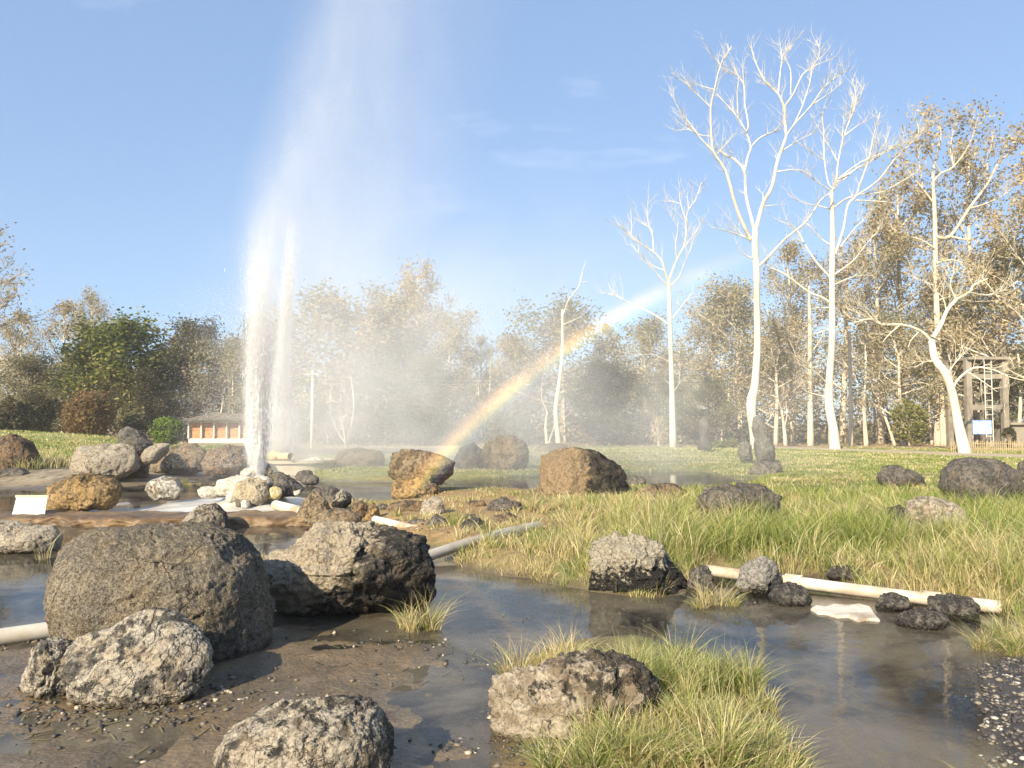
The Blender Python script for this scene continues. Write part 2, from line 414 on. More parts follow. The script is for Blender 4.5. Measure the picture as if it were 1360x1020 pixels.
# shallow water over the hollows of the ground
m, nt = new_mat('water'); k = N(nt)
gp_ = k.n('ShaderNodeNewGeometry').outputs['Position']
h1 = k.noise(gp_, 1.6, 3, 0.5); h2 = k.noise(gp_, 14, 3, 0.5)
bn = k.bump(k.math('ADD', k.math('MULTIPLY', h1, 1.0), k.math('MULTIPLY', h2, 0.10)), 0.22, 0.03)
gl = k.n('ShaderNodeBsdfGlossy'); k.set(gl.inputs['Roughness'], k.maprange(k.noise(gp_, 1.1, 5, 0.6), 0.35, 0.65, 0.008, 0.045)); nt.links.new(bn, gl.inputs['Normal'])
tr = k.n('ShaderNodeBsdfTransparent'); tr.inputs[0].default_value = (0.90, 0.88, 0.84, 1)
fr = k.n('ShaderNodeFresnel'); fr.inputs[0].default_value = 1.27; nt.links.new(bn, fr.inputs['Normal'])
df = k.n('ShaderNodeBsdfDiffuse'); df.inputs[0].default_value = (0.40, 0.335, 0.235, 1)      # fine silt held in the water
mb = k.n('ShaderNodeMixShader'); k.set(mb.inputs[0], k.maprange(k.noise(gp_, 0.8, 5, 0.62, 0.5), 0.38, 0.64, 0.03, 0.32, True)); nt.links.new(tr.outputs[0], mb.inputs[1]); nt.links.new(df.outputs[0], mb.inputs[2])
mx = k.n('ShaderNodeMixShader'); nt.links.new(fr.outputs[0], mx.inputs[0]); nt.links.new(mb.outputs[0], mx.inputs[1]); nt.links.new(gl.outputs[0], mx.inputs[2])
k.out(mx.outputs[0])
wx = np.linspace(-34, 34, 40); wy = np.linspace(0.2, 31, 30)
WY, WX = np.meshgrid(wy, wx, indexing='ij'); i2 = (np.arange(29)[:, None] * 40 + np.arange(39)[None, :]).ravel()
water = mesh_np('water', np.stack([WX.ravel(), WY.ravel(), np.zeros(WX.size)], 1), tris=np.stack([i2, i2 + 1, i2 + 41, i2 + 40], 1), mat=m)
tag(water, kind='structure')
# ------------------------------------------------------------------ rocks
_ico = {}
def ico(lv):
    if lv not in _ico:
        bm = bmesh.new(); bmesh.ops.create_icosphere(bm, subdivisions=lv, radius=1.0)
        v = np.array([p.co[:] for p in bm.verts]); f = np.array([[p.index for p in q.verts] for q in bm.faces], dtype=np.int32); bm.free()
        _ico[lv] = (v, f)
    return _ico[lv]
def rock(name, label, outline, contact, mat, depth=0.8, lvl=5, rough=0.05, crag=0.35, seed=1, cell=0.0, cellscale=18.0, strata=None,
         z0=0.0, Y=None, group=None, cat='rock', parent=None, cut=6, under=0.0, lean=0.0, lump=0.0, facet=0.045, fscale=1.5, fit=True):
    """outline: photo pixels of the stone's silhouette; it becomes a real-size solid standing where its foot meets the ground"""
    r = random.Random(seed)
    o = np.array(outline, float)
    wpx = o[:, 0].max() - o[:, 0].min()
    if Y is None:
        Yf = G((o[:, 0].max() + o[:, 0].min()) / 2, contact, z0)[1]
        D = depth * wpx / 2 * Yf / FPX
        Yc = Yf + 0.75 * D
    else:
        Yc = Y; D = depth * wpx / 2 * Yc / FPX
    w = np.array([V(a, b, Yc) for a, b in o])[:, [0, 2]]
    c = np.array([(w[:, 0].max() + w[:, 0].min()) / 2, (w[:, 1].max() + w[:, 1].min()) / 2])
    q = w - c; th = np.arctan2(q[:, 1], q[:, 0]); rr = np.hypot(q[:, 0], q[:, 1])
    tt = np.linspace(-math.pi, math.pi, 361)
    # radius where each direction leaves the outline
    Rr = np.zeros(361); n = len(q)
    for i, a in enumerate(tt):
        dx, dz = math.cos(a), math.sin(a); best = 0
        for j in range(n):
            p, s = q[j], q[(j + 1) % n] - q[j]
            den = dx * s[1] - dz * s[0]
            if abs(den) < 1e-12: continue
            t_ = (p[0] * s[1] - p[1] * s[0]) / den; u_ = (p[0] * dz - p[1] * dx) / den
            if t_ > 0 and -1e-6 <= u_ <= 1 + 1e-6: best = max(best, t_)
        Rr[i] = best
    kern = np.array([1, 2, 3, 2, 1.0]); kern /= kern.sum()
    Rr = np.convolve(np.concatenate([Rr[-5:-1], Rr, Rr[1:5]]), kern, 'same')[4:-4]
    S, F = ico(lvl); S = S.copy()
    for _ in range(cut):
        nv_ = np.array([r.uniform(-0.8, 0.8), r.choice((-1, -1, 1)) * r.uniform(0.35, 1.0), r.uniform(-0.3, 0.9)]); nv_ /= np.linalg.norm(nv_)
        d = r.uniform(0.62, 0.88); over = S @ nv_ - d
        S = S - np.where(over > 0, over, 0)[:, None] * nv_[None, :] * 0.9
    rho = np.hypot(S[:, 0], S[:, 2]); a = np.arctan2(S[:, 2], S[:, 0])
    Rv = np.interp(a, tt, Rr)
    e = 2.5; rho2 = np.minimum(1, (np.clip(1 - np.abs(S[:, 1]) ** e, 0, 1)) ** (1 / e)); rho2 = np.where(rho > 1e-6, np.minimum(rho2, rho ** 0.8), 0)
    P = np.stack([rho2 * Rv * np.cos(a), S[:, 1] * D, rho2 * Rv * np.sin(a)], 1)
    size = math.sqrt(max(Rr.mean(), 1e-3) * D)
    nrm = P / np.maximum(np.linalg.norm(P, axis=1), 1e-6)[:, None]
    Q = P / size
    d = lump * size * np.abs(fbm(Q * 2.6 + 2.2 * seed, 3, seed + 40)) * 2 + rough * size * (1.5 * fbm(Q * 1.7 + seed, 4, seed) + 0.9 * fbm(Q * 4.5 + seed, 4, seed + 5, 0.55, ridge=True) * crag)
    if facet:
        Wf = Q * fscale + 0.16 * np.stack([vnoise(Q * 3.1 + 1, 51), vnoise(Q * 3.1 + 2, 52), vnoise(Q * 3.1 + 3, 53)], 1)
        d = d + facet * size * (facets(Wf, seed + 60) + 0.45 * facets(Wf * 2.3 + 5, seed + 70))
    if strata is not None:
        sv = np.array(strata, float); sv /= np.linalg.norm(sv)
        ph = (P @ sv) / size * 9 + 1.2 * fbm(Q * 2.2, 3, seed + 3)
        d = d + 0.022 * size * (np.abs((ph % 1) - 0.5) * 2 - 0.5) * sstep(-0.25, 0.3, fbm(Q * 1.5 + 9, 2, seed + 8))
    if cell > 0:
        W = P + 0.03 * np.stack([vnoise(P * 11, 5), vnoise(P * 11, 6), vnoise(P * 11, 7)], 1)
        bl = 1 - 2 * np.abs(fbm(W * cellscale * 0.55, 3, seed + 30, 0.6))            # knobbly crust
        big_ = np.abs(fbm(Q * 1.35 + 4.1, 3, seed + 33)); crk = np.exp(-(big_ / 0.012) ** 2)    # a few deep cracks
        chips = sstep(0.1, 0.2, fbm(Q * 3.1 + 8, 3, seed + 36))                       # flakes broken off the crust
        d = d + cell * (0.75 * bl * (0.5 + 0.9 * sstep(-0.3, 0.3, fbm(Q * 2.2, 2, seed + 2))) - 1.3 * crk - 0.9 * chips)
    d = d + 0.010 * size * fbm(Q * 14, 3, seed + 12)
    P = P + nrm * (d - d.mean() - 0.3 * d.std())[:, None]
    if under:      # foot drawn back under the stone
        P[:, 1] += under * D * np.clip(-P[:, 2] / (Rr.mean()), 0, 1) * np.where(P[:, 1] < 0, 1.0, 0.35)
    if lean: P[:, 1] += lean * P[:, 2]
    if fit:      # bring the finished stone to the size it has in the photograph
        for _ in range(2):
            w3 = P + np.array([c[0], Yc, c[1]]); w3 = w3[w3[:, 2] > -0.05] if (w3[:, 2] > 0.0).sum() > 50 else w3
            dep = w3[:, 1] * _cp + (w3[:, 2] - CAM_H) * _sp; upc = -w3[:, 1] * _sp + (w3[:, 2] - CAM_H) * _cp
            X_, Y_ = 680 + FPX * w3[:, 0] / dep, 510 - FPX * upc / dep
            tx0, tx1, ty0 = o[:, 0].min(), o[:, 0].max(), o[:, 1].min(); kx = (tx1 - tx0) / (X_.max() - X_.min()); P[:, 0] *= kx
            sc_ = FPX / Yc; c[0] += ((tx0 + tx1) / 2 - (X_.max() + X_.min()) / 2) / sc_; c[1] += (Y_.min() - ty0) / sc_
    ob = mesh_np(name, P, tris=F, mat=mat, smooth=True, parent=parent)
    ob.location = (c[0], Yc, c[1])
    if parent is None: tag(ob, label, cat, group)
    return ob
def blob(x0, y0, x1, y1, seed=1, n=14, flat=0.0, pw=2.3):
    r = random.Random(seed * 13 + 5); cx, cy_, a, b = (x0 + x1) / 2, (y0 + y1) / 2, (x1 - x0) / 2, (y1 - y0) / 2
    out_ = []
    for i in range(n):
        t_ = 2 * math.pi * (i + r.uniform(-0.25, 0.25)) / n; c_, s_ = math.cos(t_), math.sin(t_)
        k_ = (abs(c_) ** pw + abs(s_) ** pw) ** (-1 / pw) * r.uniform(0.90, 1.05)
        out_.append((cx + a * c_ * k_, cy_ - b * s_ * k_))
    return out_

D_GREY, L_GREY = (0.060, 0.054, 0.045), (0.30, 0.265, 0.21)
M_big = rock_mat('stone_cracked_dark', (0.080, 0.070, 0.056), (0.42, 0.355, 0.26), 0.55, 2.0, 30, (0.34, 0.25, 0.13), 0.35, (-0.6, -0.1, -0.1), 0.12, 0.34, bumpd=0.045, speck=1.0)  # left paler, right darker: its shaded side put into the stone colour
M_slab = rock_mat('stone_pale_crust', (0.060, 0.055, 0.048), (0.46, 0.41, 0.33), 0.55, 4.2, 18, (0.37, 0.29, 0.19), 0.5, None, 0, 0.06, speck=0.45)
M_jag = rock_mat('stone_two_tone', (0.022, 0.020, 0.018), (0.42, 0.355, 0.26), 0.50, 2.6, 16, (0.34, 0.27, 0.18), 0.4, (-0.75, 0.0, 0.62), 0.85, 0.07, speck=0.35)  # black patina on the right end; shade below also put into the colour
M_front = rock_mat('stone_crusted', (0.050, 0.044, 0.036), (0.44, 0.385, 0.30), 0.52, 3.4, 20, (0.30, 0.23, 0.15), 0.4, (-0.45, -0.2, 0.1), 0.30, 0.06, speck=0.45)
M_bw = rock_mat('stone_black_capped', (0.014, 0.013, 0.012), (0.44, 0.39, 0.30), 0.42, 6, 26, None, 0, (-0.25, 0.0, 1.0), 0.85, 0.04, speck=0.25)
M_tus = rock_mat('stone_mixed', (0.045, 0.038, 0.028), (0.42, 0.355, 0.27), 0.46, 3.2, 14, (0.15, 0.105, 0.06), 0.8, (-0.7, -0.5, 0.1), 0.38, 0.05, speck=0.4)
M_grey = rock_mat('stone_grey', (0.07, 0.065, 0.058), (0.26, 0.235, 0.20), 0.5, 4, 22, (0.3, 0.24, 0.16), 0.3)
M_wedge = rock_mat('stone_wedge', (0.040, 0.038, 0.036), (0.36, 0.335, 0.30), 0.6, 6, 26, None, 0, (-0.8, -0.3, 0.4), 0.5)
M_black = rock_mat('stone_black', (0.040, 0.037, 0.034), (0.22, 0.195, 0.16), 0.42, 7, 30)
M_dark = rock_mat('stone_charcoal', (0.062, 0.057, 0.052), (0.21, 0.185, 0.155), 0.5, 3.5, 18, (0.22, 0.16, 0.10), 0.35)
M_brown = rock_mat('stone_brown', (0.085, 0.064, 0.042), (0.34, 0.265, 0.17), 0.55, 2.8, 16, (0.38, 0.26, 0.13), 0.35)
M_brown2 = rock_mat('stone_brown_dark', (0.065, 0.048, 0.032), (0.28, 0.205, 0.125), 0.5, 2.2, 14, (0.36, 0.21, 0.09), 0.4, (-0.5, 0, -0.2), 0.25)
M_ochre = rock_mat('stone_ochre', (0.10, 0.070, 0.035), (0.44, 0.30, 0.145), 0.5, 3.5, 18, (0.50, 0.33, 0.13), 0.6, (-0.1, -0.2, -0.8), 0.35)
M_pale = rock_mat('stone_pale', (0.15, 0.125, 0.095), (0.50, 0.44, 0.34), 0.66, 3.5, 20, (0.36, 0.28, 0.19), 0.5)
M_white = rock_mat('stone_mineral', (0.42, 0.34, 0.22), (0.80, 0.77, 0.70), 0.72, 7, 26, (0.60, 0.46, 0.24), 0.5)
M_tan = rock_mat('stone_tan', (0.28, 0.22, 0.14), (0.60, 0.52, 0.38), 0.6, 7, 30, (0.50, 0.38, 0.2), 0.4)
M_crack = rock_mat('stone_splashed', (0.10, 0.08, 0.055), (0.40, 0.32, 0.21), 0.5, 4, 20, None, 0, splash=0.6)

M_stand = rock_mat('stone_standing', (0.11, 0.10, 0.085), (0.27, 0.245, 0.20), 0.5, 3, 14)
# foreground
rock('boulder', 'largest rounded dark boulder with cracked crust, behind the pale oval slab',
     [(58, 795), (57, 750), (70, 716), (106, 698), (160, 692), (215, 693), (268, 695), (314, 708), (345, 734), (360, 774), (366, 822), (362, 862), (345, 890), (300, 905), (200, 905), (120, 880), (75, 840)],
     890, M_big, 0.9, 7, 0.024, 0.8, 3, 0.024, 46, cut=0, facet=0.014, fscale=3.0, cat='boulder')
rock('boulder', 'pale oval slab of crusted stone leaning against the largest boulder',
     [(77, 880), (84, 856), (104, 836), (150, 816), (192, 806), (228, 812), (262, 832), (282, 862), (284, 884), (268, 912), (238, 932), (190, 940), (140, 936), (100, 918)],
     938, M_slab, 0.42, 7, 0.026, 1.0, 8, 0.010, 34, cut=3, facet=0.022, fscale=2.0, lean=0.25, cat='boulder')
rock('boulder', 'small craggy pale stone left of the oval slab',
     [(27, 890), (34, 862), (52, 846), (76, 844), (100, 852), (108, 890), (100, 925), (78, 932), (40, 922), (26, 908)],
     930, M_slab, 0.9, 6, 0.07, 1.1, 12, 0.016, 22, cut=8, cat='boulder')
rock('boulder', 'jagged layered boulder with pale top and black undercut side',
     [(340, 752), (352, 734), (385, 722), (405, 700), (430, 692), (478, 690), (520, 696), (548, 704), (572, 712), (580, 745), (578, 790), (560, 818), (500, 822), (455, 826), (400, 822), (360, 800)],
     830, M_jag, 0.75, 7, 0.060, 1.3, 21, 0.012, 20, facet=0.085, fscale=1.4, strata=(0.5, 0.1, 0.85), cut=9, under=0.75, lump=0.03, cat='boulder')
rock('boulder', 'crusted rounded boulder cut off by the lower edge of the view',
     [(282, 996), (296, 970), (330, 950), (380, 932), (430, 922), (475, 924), (505, 944), (522, 978), (524, 1012), (505, 1050), (450, 1075), (380, 1080), (310, 1060), (286, 1030)],
     1072, M_front, 0.8, 7, 0.028, 1.0, 33, 0.012, 34, cut=4, facet=0.022, fscale=2.0, cat='boulder')
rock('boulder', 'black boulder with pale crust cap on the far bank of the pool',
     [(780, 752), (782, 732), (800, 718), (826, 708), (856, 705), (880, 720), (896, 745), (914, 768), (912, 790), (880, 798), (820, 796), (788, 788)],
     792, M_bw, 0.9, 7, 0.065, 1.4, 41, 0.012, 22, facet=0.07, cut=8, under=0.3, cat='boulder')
rock('boulder', 'flat topped blotchy boulder half buried in the foreground grass clump',
     [(652, 905), (658, 888), (690, 878), (720, 868), (770, 860), (820, 860), (858, 872), (880, 895), (884, 950), (870, 1010), (800, 1030), (720, 1010), (668, 990), (648, 950)],
     1002, M_tus, 0.8, 7, 0.055, 1.0, 52, 0.014, 24, facet=0.045, fscale=1.8, cut=9, under=0.35, lump=0.0, cat='boulder')
# row along the white pipe
rock('rock', 'grey wedge shaped rock with a pointed top standing across the white pipe', [(976, 780), (984, 756), (1000, 742), (1016, 738), (1030, 748), (1040, 770), (1040, 790), (1010, 792), (985, 788)], 790, M_wedge, 1.0, 6, 0.04, 1.0, 61, 0.006, 24, cut=9, facet=0.08)
rock('rock', 'dark wet block at the foot of the grey wedge rock', [(1020, 790), (1026, 776), (1050, 772), (1072, 780), (1079, 792), (1076, 806), (1050, 809), (1024, 804)], 805, M_black, 0.8, 5, 0.06, 1.0, 62, 0.01, 24)
rock('rock', 'rounded black rock behind the middle of the white pipe', [(1096, 764), (1104, 753), (1122, 749), (1142, 753), (1153, 766), (1150, 774), (1110, 775)], 774, M_black, 0.8, 5, 0.06, 1.0, 63, 0.01, 24)
rock('rock', 'small black rock on the near side of the white pipe', [(1162, 806), (1170, 791), (1186, 786), (1204, 792), (1213, 806), (1196, 812), (1172, 812)], 811, M_black, 0.8, 5, 0.06, 1.0, 64, 0.01, 24)
rock('rock', 'flat topped dark rock against the right end of the white pipe', [(1231, 800), (1234, 789), (1262, 787), (1296, 791), (1303, 802), (1300, 818), (1270, 824), (1236, 818)], 822, M_black, 0.8, 6, 0.05, 1.0, 65, 0.01, 24)
rock('rock', 'low wet black rock lying in the pool below the flat topped dark rock', [(1188, 828), (1196, 812), (1220, 806), (1244, 812), (1262, 818), (1252, 834), (1218, 840), (1196, 836)], 836, M_black, 0.8, 6, 0.06, 1.0, 66, 0.01, 24)
rock('rock', 'dark rock under dead grass where the white pipe begins', [(912, 782), (916, 760), (928, 750), (942, 752), (948, 764), (950, 784), (936, 790), (920, 790)], 787, M_dark, 0.9, 5, 0.06, 1.0, 67, 0.01, 24)
# in the grass bank
rock('boulder', 'dark brown boulder sunk in tall grass midway along the bank', [(924, 664), (932, 648), (954, 640), (985, 642), (1015, 646), (1036, 658), (1042, 690), (1010, 708), (970, 712), (936, 700)], 704, M_dark, 0.9, 6, 0.05, 1.0, 71, 0.02, 12, z0=0.15, cat='boulder')
rock('boulder', 'pale fractured boulder draped with dead grass on the right bank', [(1200, 690), (1206, 666), (1232, 658), (1260, 662), (1282, 672), (1288, 700), (1270, 722), (1236, 722), (1210, 712)], 718, M_pale, 0.9, 6, 0.06, 1.1, 72, 0.02, 16, z0=0.17, cat='boulder')
rock('rock', 'small black rock touching the pale fractured boulder', [(1176, 690), (1180, 674), (1196, 670), (1208, 678), (1208, 700), (1186, 702)], 702, M_black, 0.9, 5, 0.06, 1.0, 73, z0=0.17)
rock('rock', 'low long dark rock lying out on the green lawn', [(1163, 634), (1170, 621), (1186, 617), (1210, 624), (1230, 634), (1230, 648), (1190, 650), (1166, 646)], 645, M_dark, 0.7, 5, 0.06, 1.0, 74, 0.02, 12, z0=0.17)
rock('boulder', 'broad charcoal boulder with smooth humped back near the leaning tree', [(1246, 650), (1252, 624), (1275, 612), (1302, 607), (1330, 614), (1356, 630), (1364, 655), (1330, 672), (1280, 672), (1256, 664)], 668, M_dark, 0.8, 6, 0.035, 0.8, 75, 0.01, 12, z0=0.17, cat='boulder')
rock('rock', 'dark rock at the right edge behind the broad charcoal boulder', blob(1350, 610, 1385, 642, 76), 640, M_dark, 0.9, 5, 0.06, 1.0, 76, z0=0.17)
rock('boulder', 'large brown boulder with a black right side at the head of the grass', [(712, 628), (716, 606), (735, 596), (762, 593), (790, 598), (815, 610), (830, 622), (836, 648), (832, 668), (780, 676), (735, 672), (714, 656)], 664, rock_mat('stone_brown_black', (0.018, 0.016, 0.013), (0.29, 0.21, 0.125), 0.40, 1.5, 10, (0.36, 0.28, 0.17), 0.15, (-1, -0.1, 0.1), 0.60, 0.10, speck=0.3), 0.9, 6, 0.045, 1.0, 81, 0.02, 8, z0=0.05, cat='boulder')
rock('boulder', 'low brown boulder just right of the large brown one', [(834, 664), (846, 650), (870, 642), (896, 641), (912, 650), (914, 668), (880, 676), (846, 674)], 672, M_brown2, 0.8, 5, 0.06, 1.0, 82, 0.02, 10, z0=0.1, cat='boulder')
rock('rock', 'small grey rock between the pond and the large brown boulder', blob(834, 631, 858, 647, 83), 646, M_grey, 0.8, 4, 0.06, 1.0, 83)
rock('rock', 'flat brown rock showing over the large brown boulder', blob(709, 588, 757, 606, 84), 602, M_brown2, 0.8, 4, 0.05, 0.8, 84, z0=0.1)
rock('boulder', 'overhanging grey brown boulder balanced on a smaller block', [(515, 616), (518, 602), (535, 596), (560, 597), (590, 604), (605, 612), (602, 628), (586, 640), (560, 646), (530, 642), (517, 630)], 648, M_brown, 0.8, 6, 0.045, 1.0, 91, 0.015, 12, Y=17.6, cat='boulder')
rock('boulder', 'small tan block carrying the balanced boulder', [(519, 650), (522, 636), (540, 628), (572, 632), (584, 648), (586, 662), (552, 668), (524, 664)], 664, M_ochre, 0.8, 6, 0.045, 1.0, 92, 0.015, 12, Y=17.3, cat='boulder')
rock('boulder', 'round pinkish brown boulder seen through the foot of the rainbow', [(640, 604), (646, 588), (662, 579), (682, 578), (698, 588), (703, 606), (698, 622), (680, 632), (656, 632), (643, 620)], 630, M_brown, 0.9, 6, 0.03, 0.8, 93, 0.01, 10, z0=0.02, cat='boulder')
rock('boulder', 'grey boulder hazed by spray left of the round pinkish one', [(602, 612), (610, 594), (628, 587), (642, 596), (648, 614), (640, 630), (610, 630)], 629, M_grey, 0.9, 5, 0.04, 0.8, 94, z0=0.02, cat='boulder')
rock('boulder', 'low brown boulder on the far grass behind the second jet', [(442, 612), (450, 598), (475, 594), (505, 597), (512, 610), (506, 622), (470, 624), (446, 620)], 620, M_brown, 0.8, 5, 0.05, 0.9, 95, z0=0.15, cat='boulder')
# standing stones
rock('standing_stone', 'tall leaning slab upright in front of the tallest white tree', [(998, 570), (1001, 555), (1008, 551), (1016, 560), (1022, 585), (1030, 612), (1006, 616), (1001, 595)], 616, M_stand, 1.0, 5, 0.04, 0.7, 101, 0.02, 6, z0=0.17, cat='standing stone')
rock('rock', 'dark squat rock left of the leaning upright slab', [(979, 600), (982, 588), (990, 585), (998, 592), (1000, 612), (984, 614)], 615, M_stand, 1.0, 5, 0.05, 0.8, 102, 0.02, 6, z0=0.17)
rock('rock', 'dark narrow rock right of the leaning upright slab', [(1014, 600), (1016, 584), (1024, 580), (1030, 594), (1030, 614), (1016, 616)], 616, M_black, 1.0, 5, 0.05, 0.8, 103, 0.02, 6, z0=0.17)
rock('rock', 'low weathered rock at the foot of the leaning upright slab', blob(994, 611, 1040, 642, 104), 627, M_stand, 0.8, 5, 0.09, 0.9, 104, z0=0.17)
rock('tree_stump', 'dark broken stump at the edge of the far lawn', [(926, 598), (931, 580), (929, 560), (935, 553), (941, 562), (940, 580), (946, 598)], 600, M_dark, 1.0, 4, 0.07, 0.9, 105, z0=0.2, cat='stump')
# left side
rock('boulder', 'dark brown boulder with a reddish face at the left edge', [(-20, 610), (-5, 582), (20, 575), (40, 584), (52, 604), (54, 626), (30, 640), (-15, 638)], 636, M_brown2, 0.9, 6, 0.045, 1.0, 111, 0.015, 12, z0=0.03, cat='boulder')
rock('rock', 'low flat dark rock in front of the left edge boulder', [(-20, 634), (0, 622), (28, 620), (41, 628), (38, 640), (0, 646)], 642, M_dark, 0.8, 5, 0.05, 0.9, 112)
rock('boulder', 'brown and ochre boulder lying on the left end of the basin rim', [(58, 660), (62, 642), (80, 634), (92, 628), (120, 628), (150, 632), (164, 642), (160, 660), (148, 674), (100, 676), (66, 676)], 676, M_ochre, 0.8, 6, 0.045, 1.0, 113, 0.015, 14, z0=0.12, cat='boulder')
rock('boulder', 'tilted grey boulder topping the left row of rocks', [(156, 590), (158, 572), (168, 566), (184, 574), (202, 590), (204, 604), (180, 608), (160, 602)], 612, M_grey, 0.8, 6, 0.04, 0.9, 114, 0.01, 10, z0=0.2, Y=22.5, cat='boulder')
rock('boulder', 'long pale boulder lying behind the left grass', [(95, 608), (104, 593), (140, 590), (168, 588), (184, 598), (186, 624), (150, 642), (100, 640), (92, 624)], 622, M_pale, 0.7, 6, 0.04, 0.9, 115, 0.01, 10, z0=0.15, Y=21.3, cat='boulder')
rock('boulder', 'rounded brown boulder with a black end below the tilted grey one', [(132, 620), (140, 606), (162, 598), (184, 600), (200, 616), (198, 634), (180, 640), (148, 638)], 638, M_brown2, 0.8, 6, 0.045, 0.9, 116, 0.01, 12, z0=0.05, cat='boulder')
rock('boulder', 'small pale boulder with a dark tip right of the tilted grey one', [(186, 608), (192, 595), (210, 588), (226, 589), (222, 602), (205, 616), (190, 616)], 618, M_pale, 0.8, 5, 0.05, 1.0, 117, z0=0.1, Y=21.6, cat='boulder')
rock('boulder', 'wide brown boulder behind the small rock swept by spray', [(198, 618), (214, 600), (236, 590), (258, 588), (274, 600), (278, 624), (240, 634), (204, 630)], 632, M_brown, 0.8, 6, 0.045, 0.9, 118, 0.01, 10, z0=0.05, cat='boulder')
rock('boulder', 'brown boulder directly behind the near water jet', [(266, 614), (272, 596), (300, 590), (328, 592), (338, 610), (334, 632), (296, 636), (272, 630)], 634, M_brown2, 0.8, 6, 0.045, 0.9, 119, 0.01, 10, z0=0.05, cat='boulder')
rock('rock', 'small rock swept by white spray inside the basin', [(192, 652), (198, 638), (216, 632), (236, 638), (244, 652), (238, 664), (206, 666)], 666, M_crack, 0.9, 5, 0.05, 1.0, 120, z0=0.1)
rock('rock', 'small mottled rock perched on the basin rim behind the largest boulder', [(236, 698), (252, 680), (268, 669), (288, 668), (302, 680), (305, 698), (290, 706), (256, 706)], 706, M_front, 0.9, 6, 0.04, 1.0, 121, 0.01, 20, z0=0.02)
rock('boulder', 'pale square block with a black end at the left edge', [(-30, 725), (-28, 694), (0, 690), (40, 692), (74, 698), (84, 712), (80, 734), (20, 738), (-25, 738)], 736, M_pale, 0.6, 6, 0.035, 0.9, 122, 0.01, 12, cat='boulder')
# the cairn the near jet rises from
CY = 14.9
def cairn(label, ol, mat, seed, y=0.0, lvl=5):
    ol = [(sum(p[0] for p in ol) / len(ol) * -0.16 + p[0] * 1.16, sum(p[1] for p in ol) / len(ol) * -0.16 + p[1] * 1.16) for p in ol]
    rock('cairn_stone', label, ol, 0, mat, 0.9, lvl, 0.05, 1.0, seed, 0.008, 18, Y=CY + y, cat='rock', cut=5)
cairn('large tan rough stone at the front of the cairn', [(312, 656), (318, 642), (334, 636), (352, 640), (358, 656), (350, 670), (322, 670)], M_tan, 131, -0.35, 6)
cairn('long white stone on the left shoulder of the cairn', [(286, 648), (292, 638), (312, 632), (330, 634), (332, 646), (308, 656), (290, 656)], M_white, 132, -0.05)
cairn('small white stone far left of the cairn', blob(264, 646, 290, 661, 133), M_white, 133, -0.1)
cairn('white stone left of the vent on top of the cairn', blob(320, 622, 342, 636, 134), M_white, 134, 0.1)
cairn('rounded pale stone right of the vent on top of the cairn', blob(338, 616, 361, 637, 135), M_tan, 135, 0.25)
cairn('white stone under the vent in the middle of the cairn', blob(326, 632, 362, 648, 136), M_white, 136, 0.05)
cairn('grey sloping stone on the right shoulder of the cairn', [(358, 652), (362, 634), (374, 629), (390, 640), (401, 652), (392, 660), (364, 660)], M_grey, 137, 0.2)
cairn('black topped small stone at the right of the cairn', blob(366, 644, 381, 658, 138), M_black, 138, -0.1, 4)
cairn('yellow sulphur stained stone at the right foot of the cairn', blob(356, 647, 374, 663, 139), rock_mat('stone_sulphur', (0.55, 0.40, 0.12), (0.80, 0.72, 0.45), 0.6, 9, 26), 139, -0.3, 4)
cairn('white flat stone at the left foot of the cairn', blob(300, 652, 322, 668, 140), M_white, 140, -0.25, 4)
cairn('small white chip in front of the tan cairn stone', blob(320, 664, 332, 675, 141), M_white, 141, -0.75, 4)
cairn('small grey chip at the front left of the cairn', blob(313, 662, 323, 673, 142), M_grey, 142, -0.6, 4)
cairn('white stone behind the tan stone on the left', blob(300, 640, 320, 656, 143), M_white, 143, 0.1, 4)
cairn('small white pebble right of the grey sloping stone', blob(388, 650, 400, 658, 144), M_white, 144, 0.1, 4)
# boulders right of the basin and the rubble spit
rock('boulder', 'steep brown boulder at the right corner of the basin', [(392, 690), (400, 668), (412, 654), (425, 652), (440, 668), (446, 684), (430, 698), (400, 700)], 699, M_brown, 0.9, 6, 0.05, 1.0, 151, 0.012, 14, cat='boulder')
rock('boulder', 'dark grey low boulder behind the steep brown one', [(410, 655), (420, 646), (440, 645), (462, 652), (474, 664), (470, 674), (420, 672)], 672, M_dark, 0.8, 5, 0.05, 0.9, 152, Y=15.2, cat='boulder')
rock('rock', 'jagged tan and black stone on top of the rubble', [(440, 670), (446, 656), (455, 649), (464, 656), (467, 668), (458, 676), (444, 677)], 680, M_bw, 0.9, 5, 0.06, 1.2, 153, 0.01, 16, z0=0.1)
rock('rock', 'wide flat brown stone below the jagged tan and black one', [(408, 694), (418, 682), (440, 674), (464, 676), (480, 686), (476, 700), (430, 704)], 702, M_brown, 0.8, 5, 0.05, 0.9, 154, z0=0.02)
rock('rock', 'dark brown angular stone in the middle of the rubble', blob(466, 664, 490, 688, 155), 690, M_brown2, 0.9, 5, 0.06, 1.0, 155, z0=0.03)
rock('rock', 'ochre upright stone next to the short white pipe', [(484, 690), (488, 672), (496, 667), (504, 676), (506, 692), (494, 696)], 694, M_ochre, 0.9, 5, 0.05, 1.0, 156, z0=0.03)
rock('rock', 'small dark stone touching the upper end of the short white pipe', blob(500, 668, 516, 684, 157), 684, M_dark, 0.9, 4, 0.06, 1.0, 157, z0=0.05)
rock('rock', 'long flat dark brown stone at the foot of the balanced boulder', [(510, 680), (518, 668), (545, 664), (572, 667), (580, 678), (560, 688), (520, 688)], 686, M_brown2, 0.7, 5, 0.05, 0.9, 158, z0=0.05)
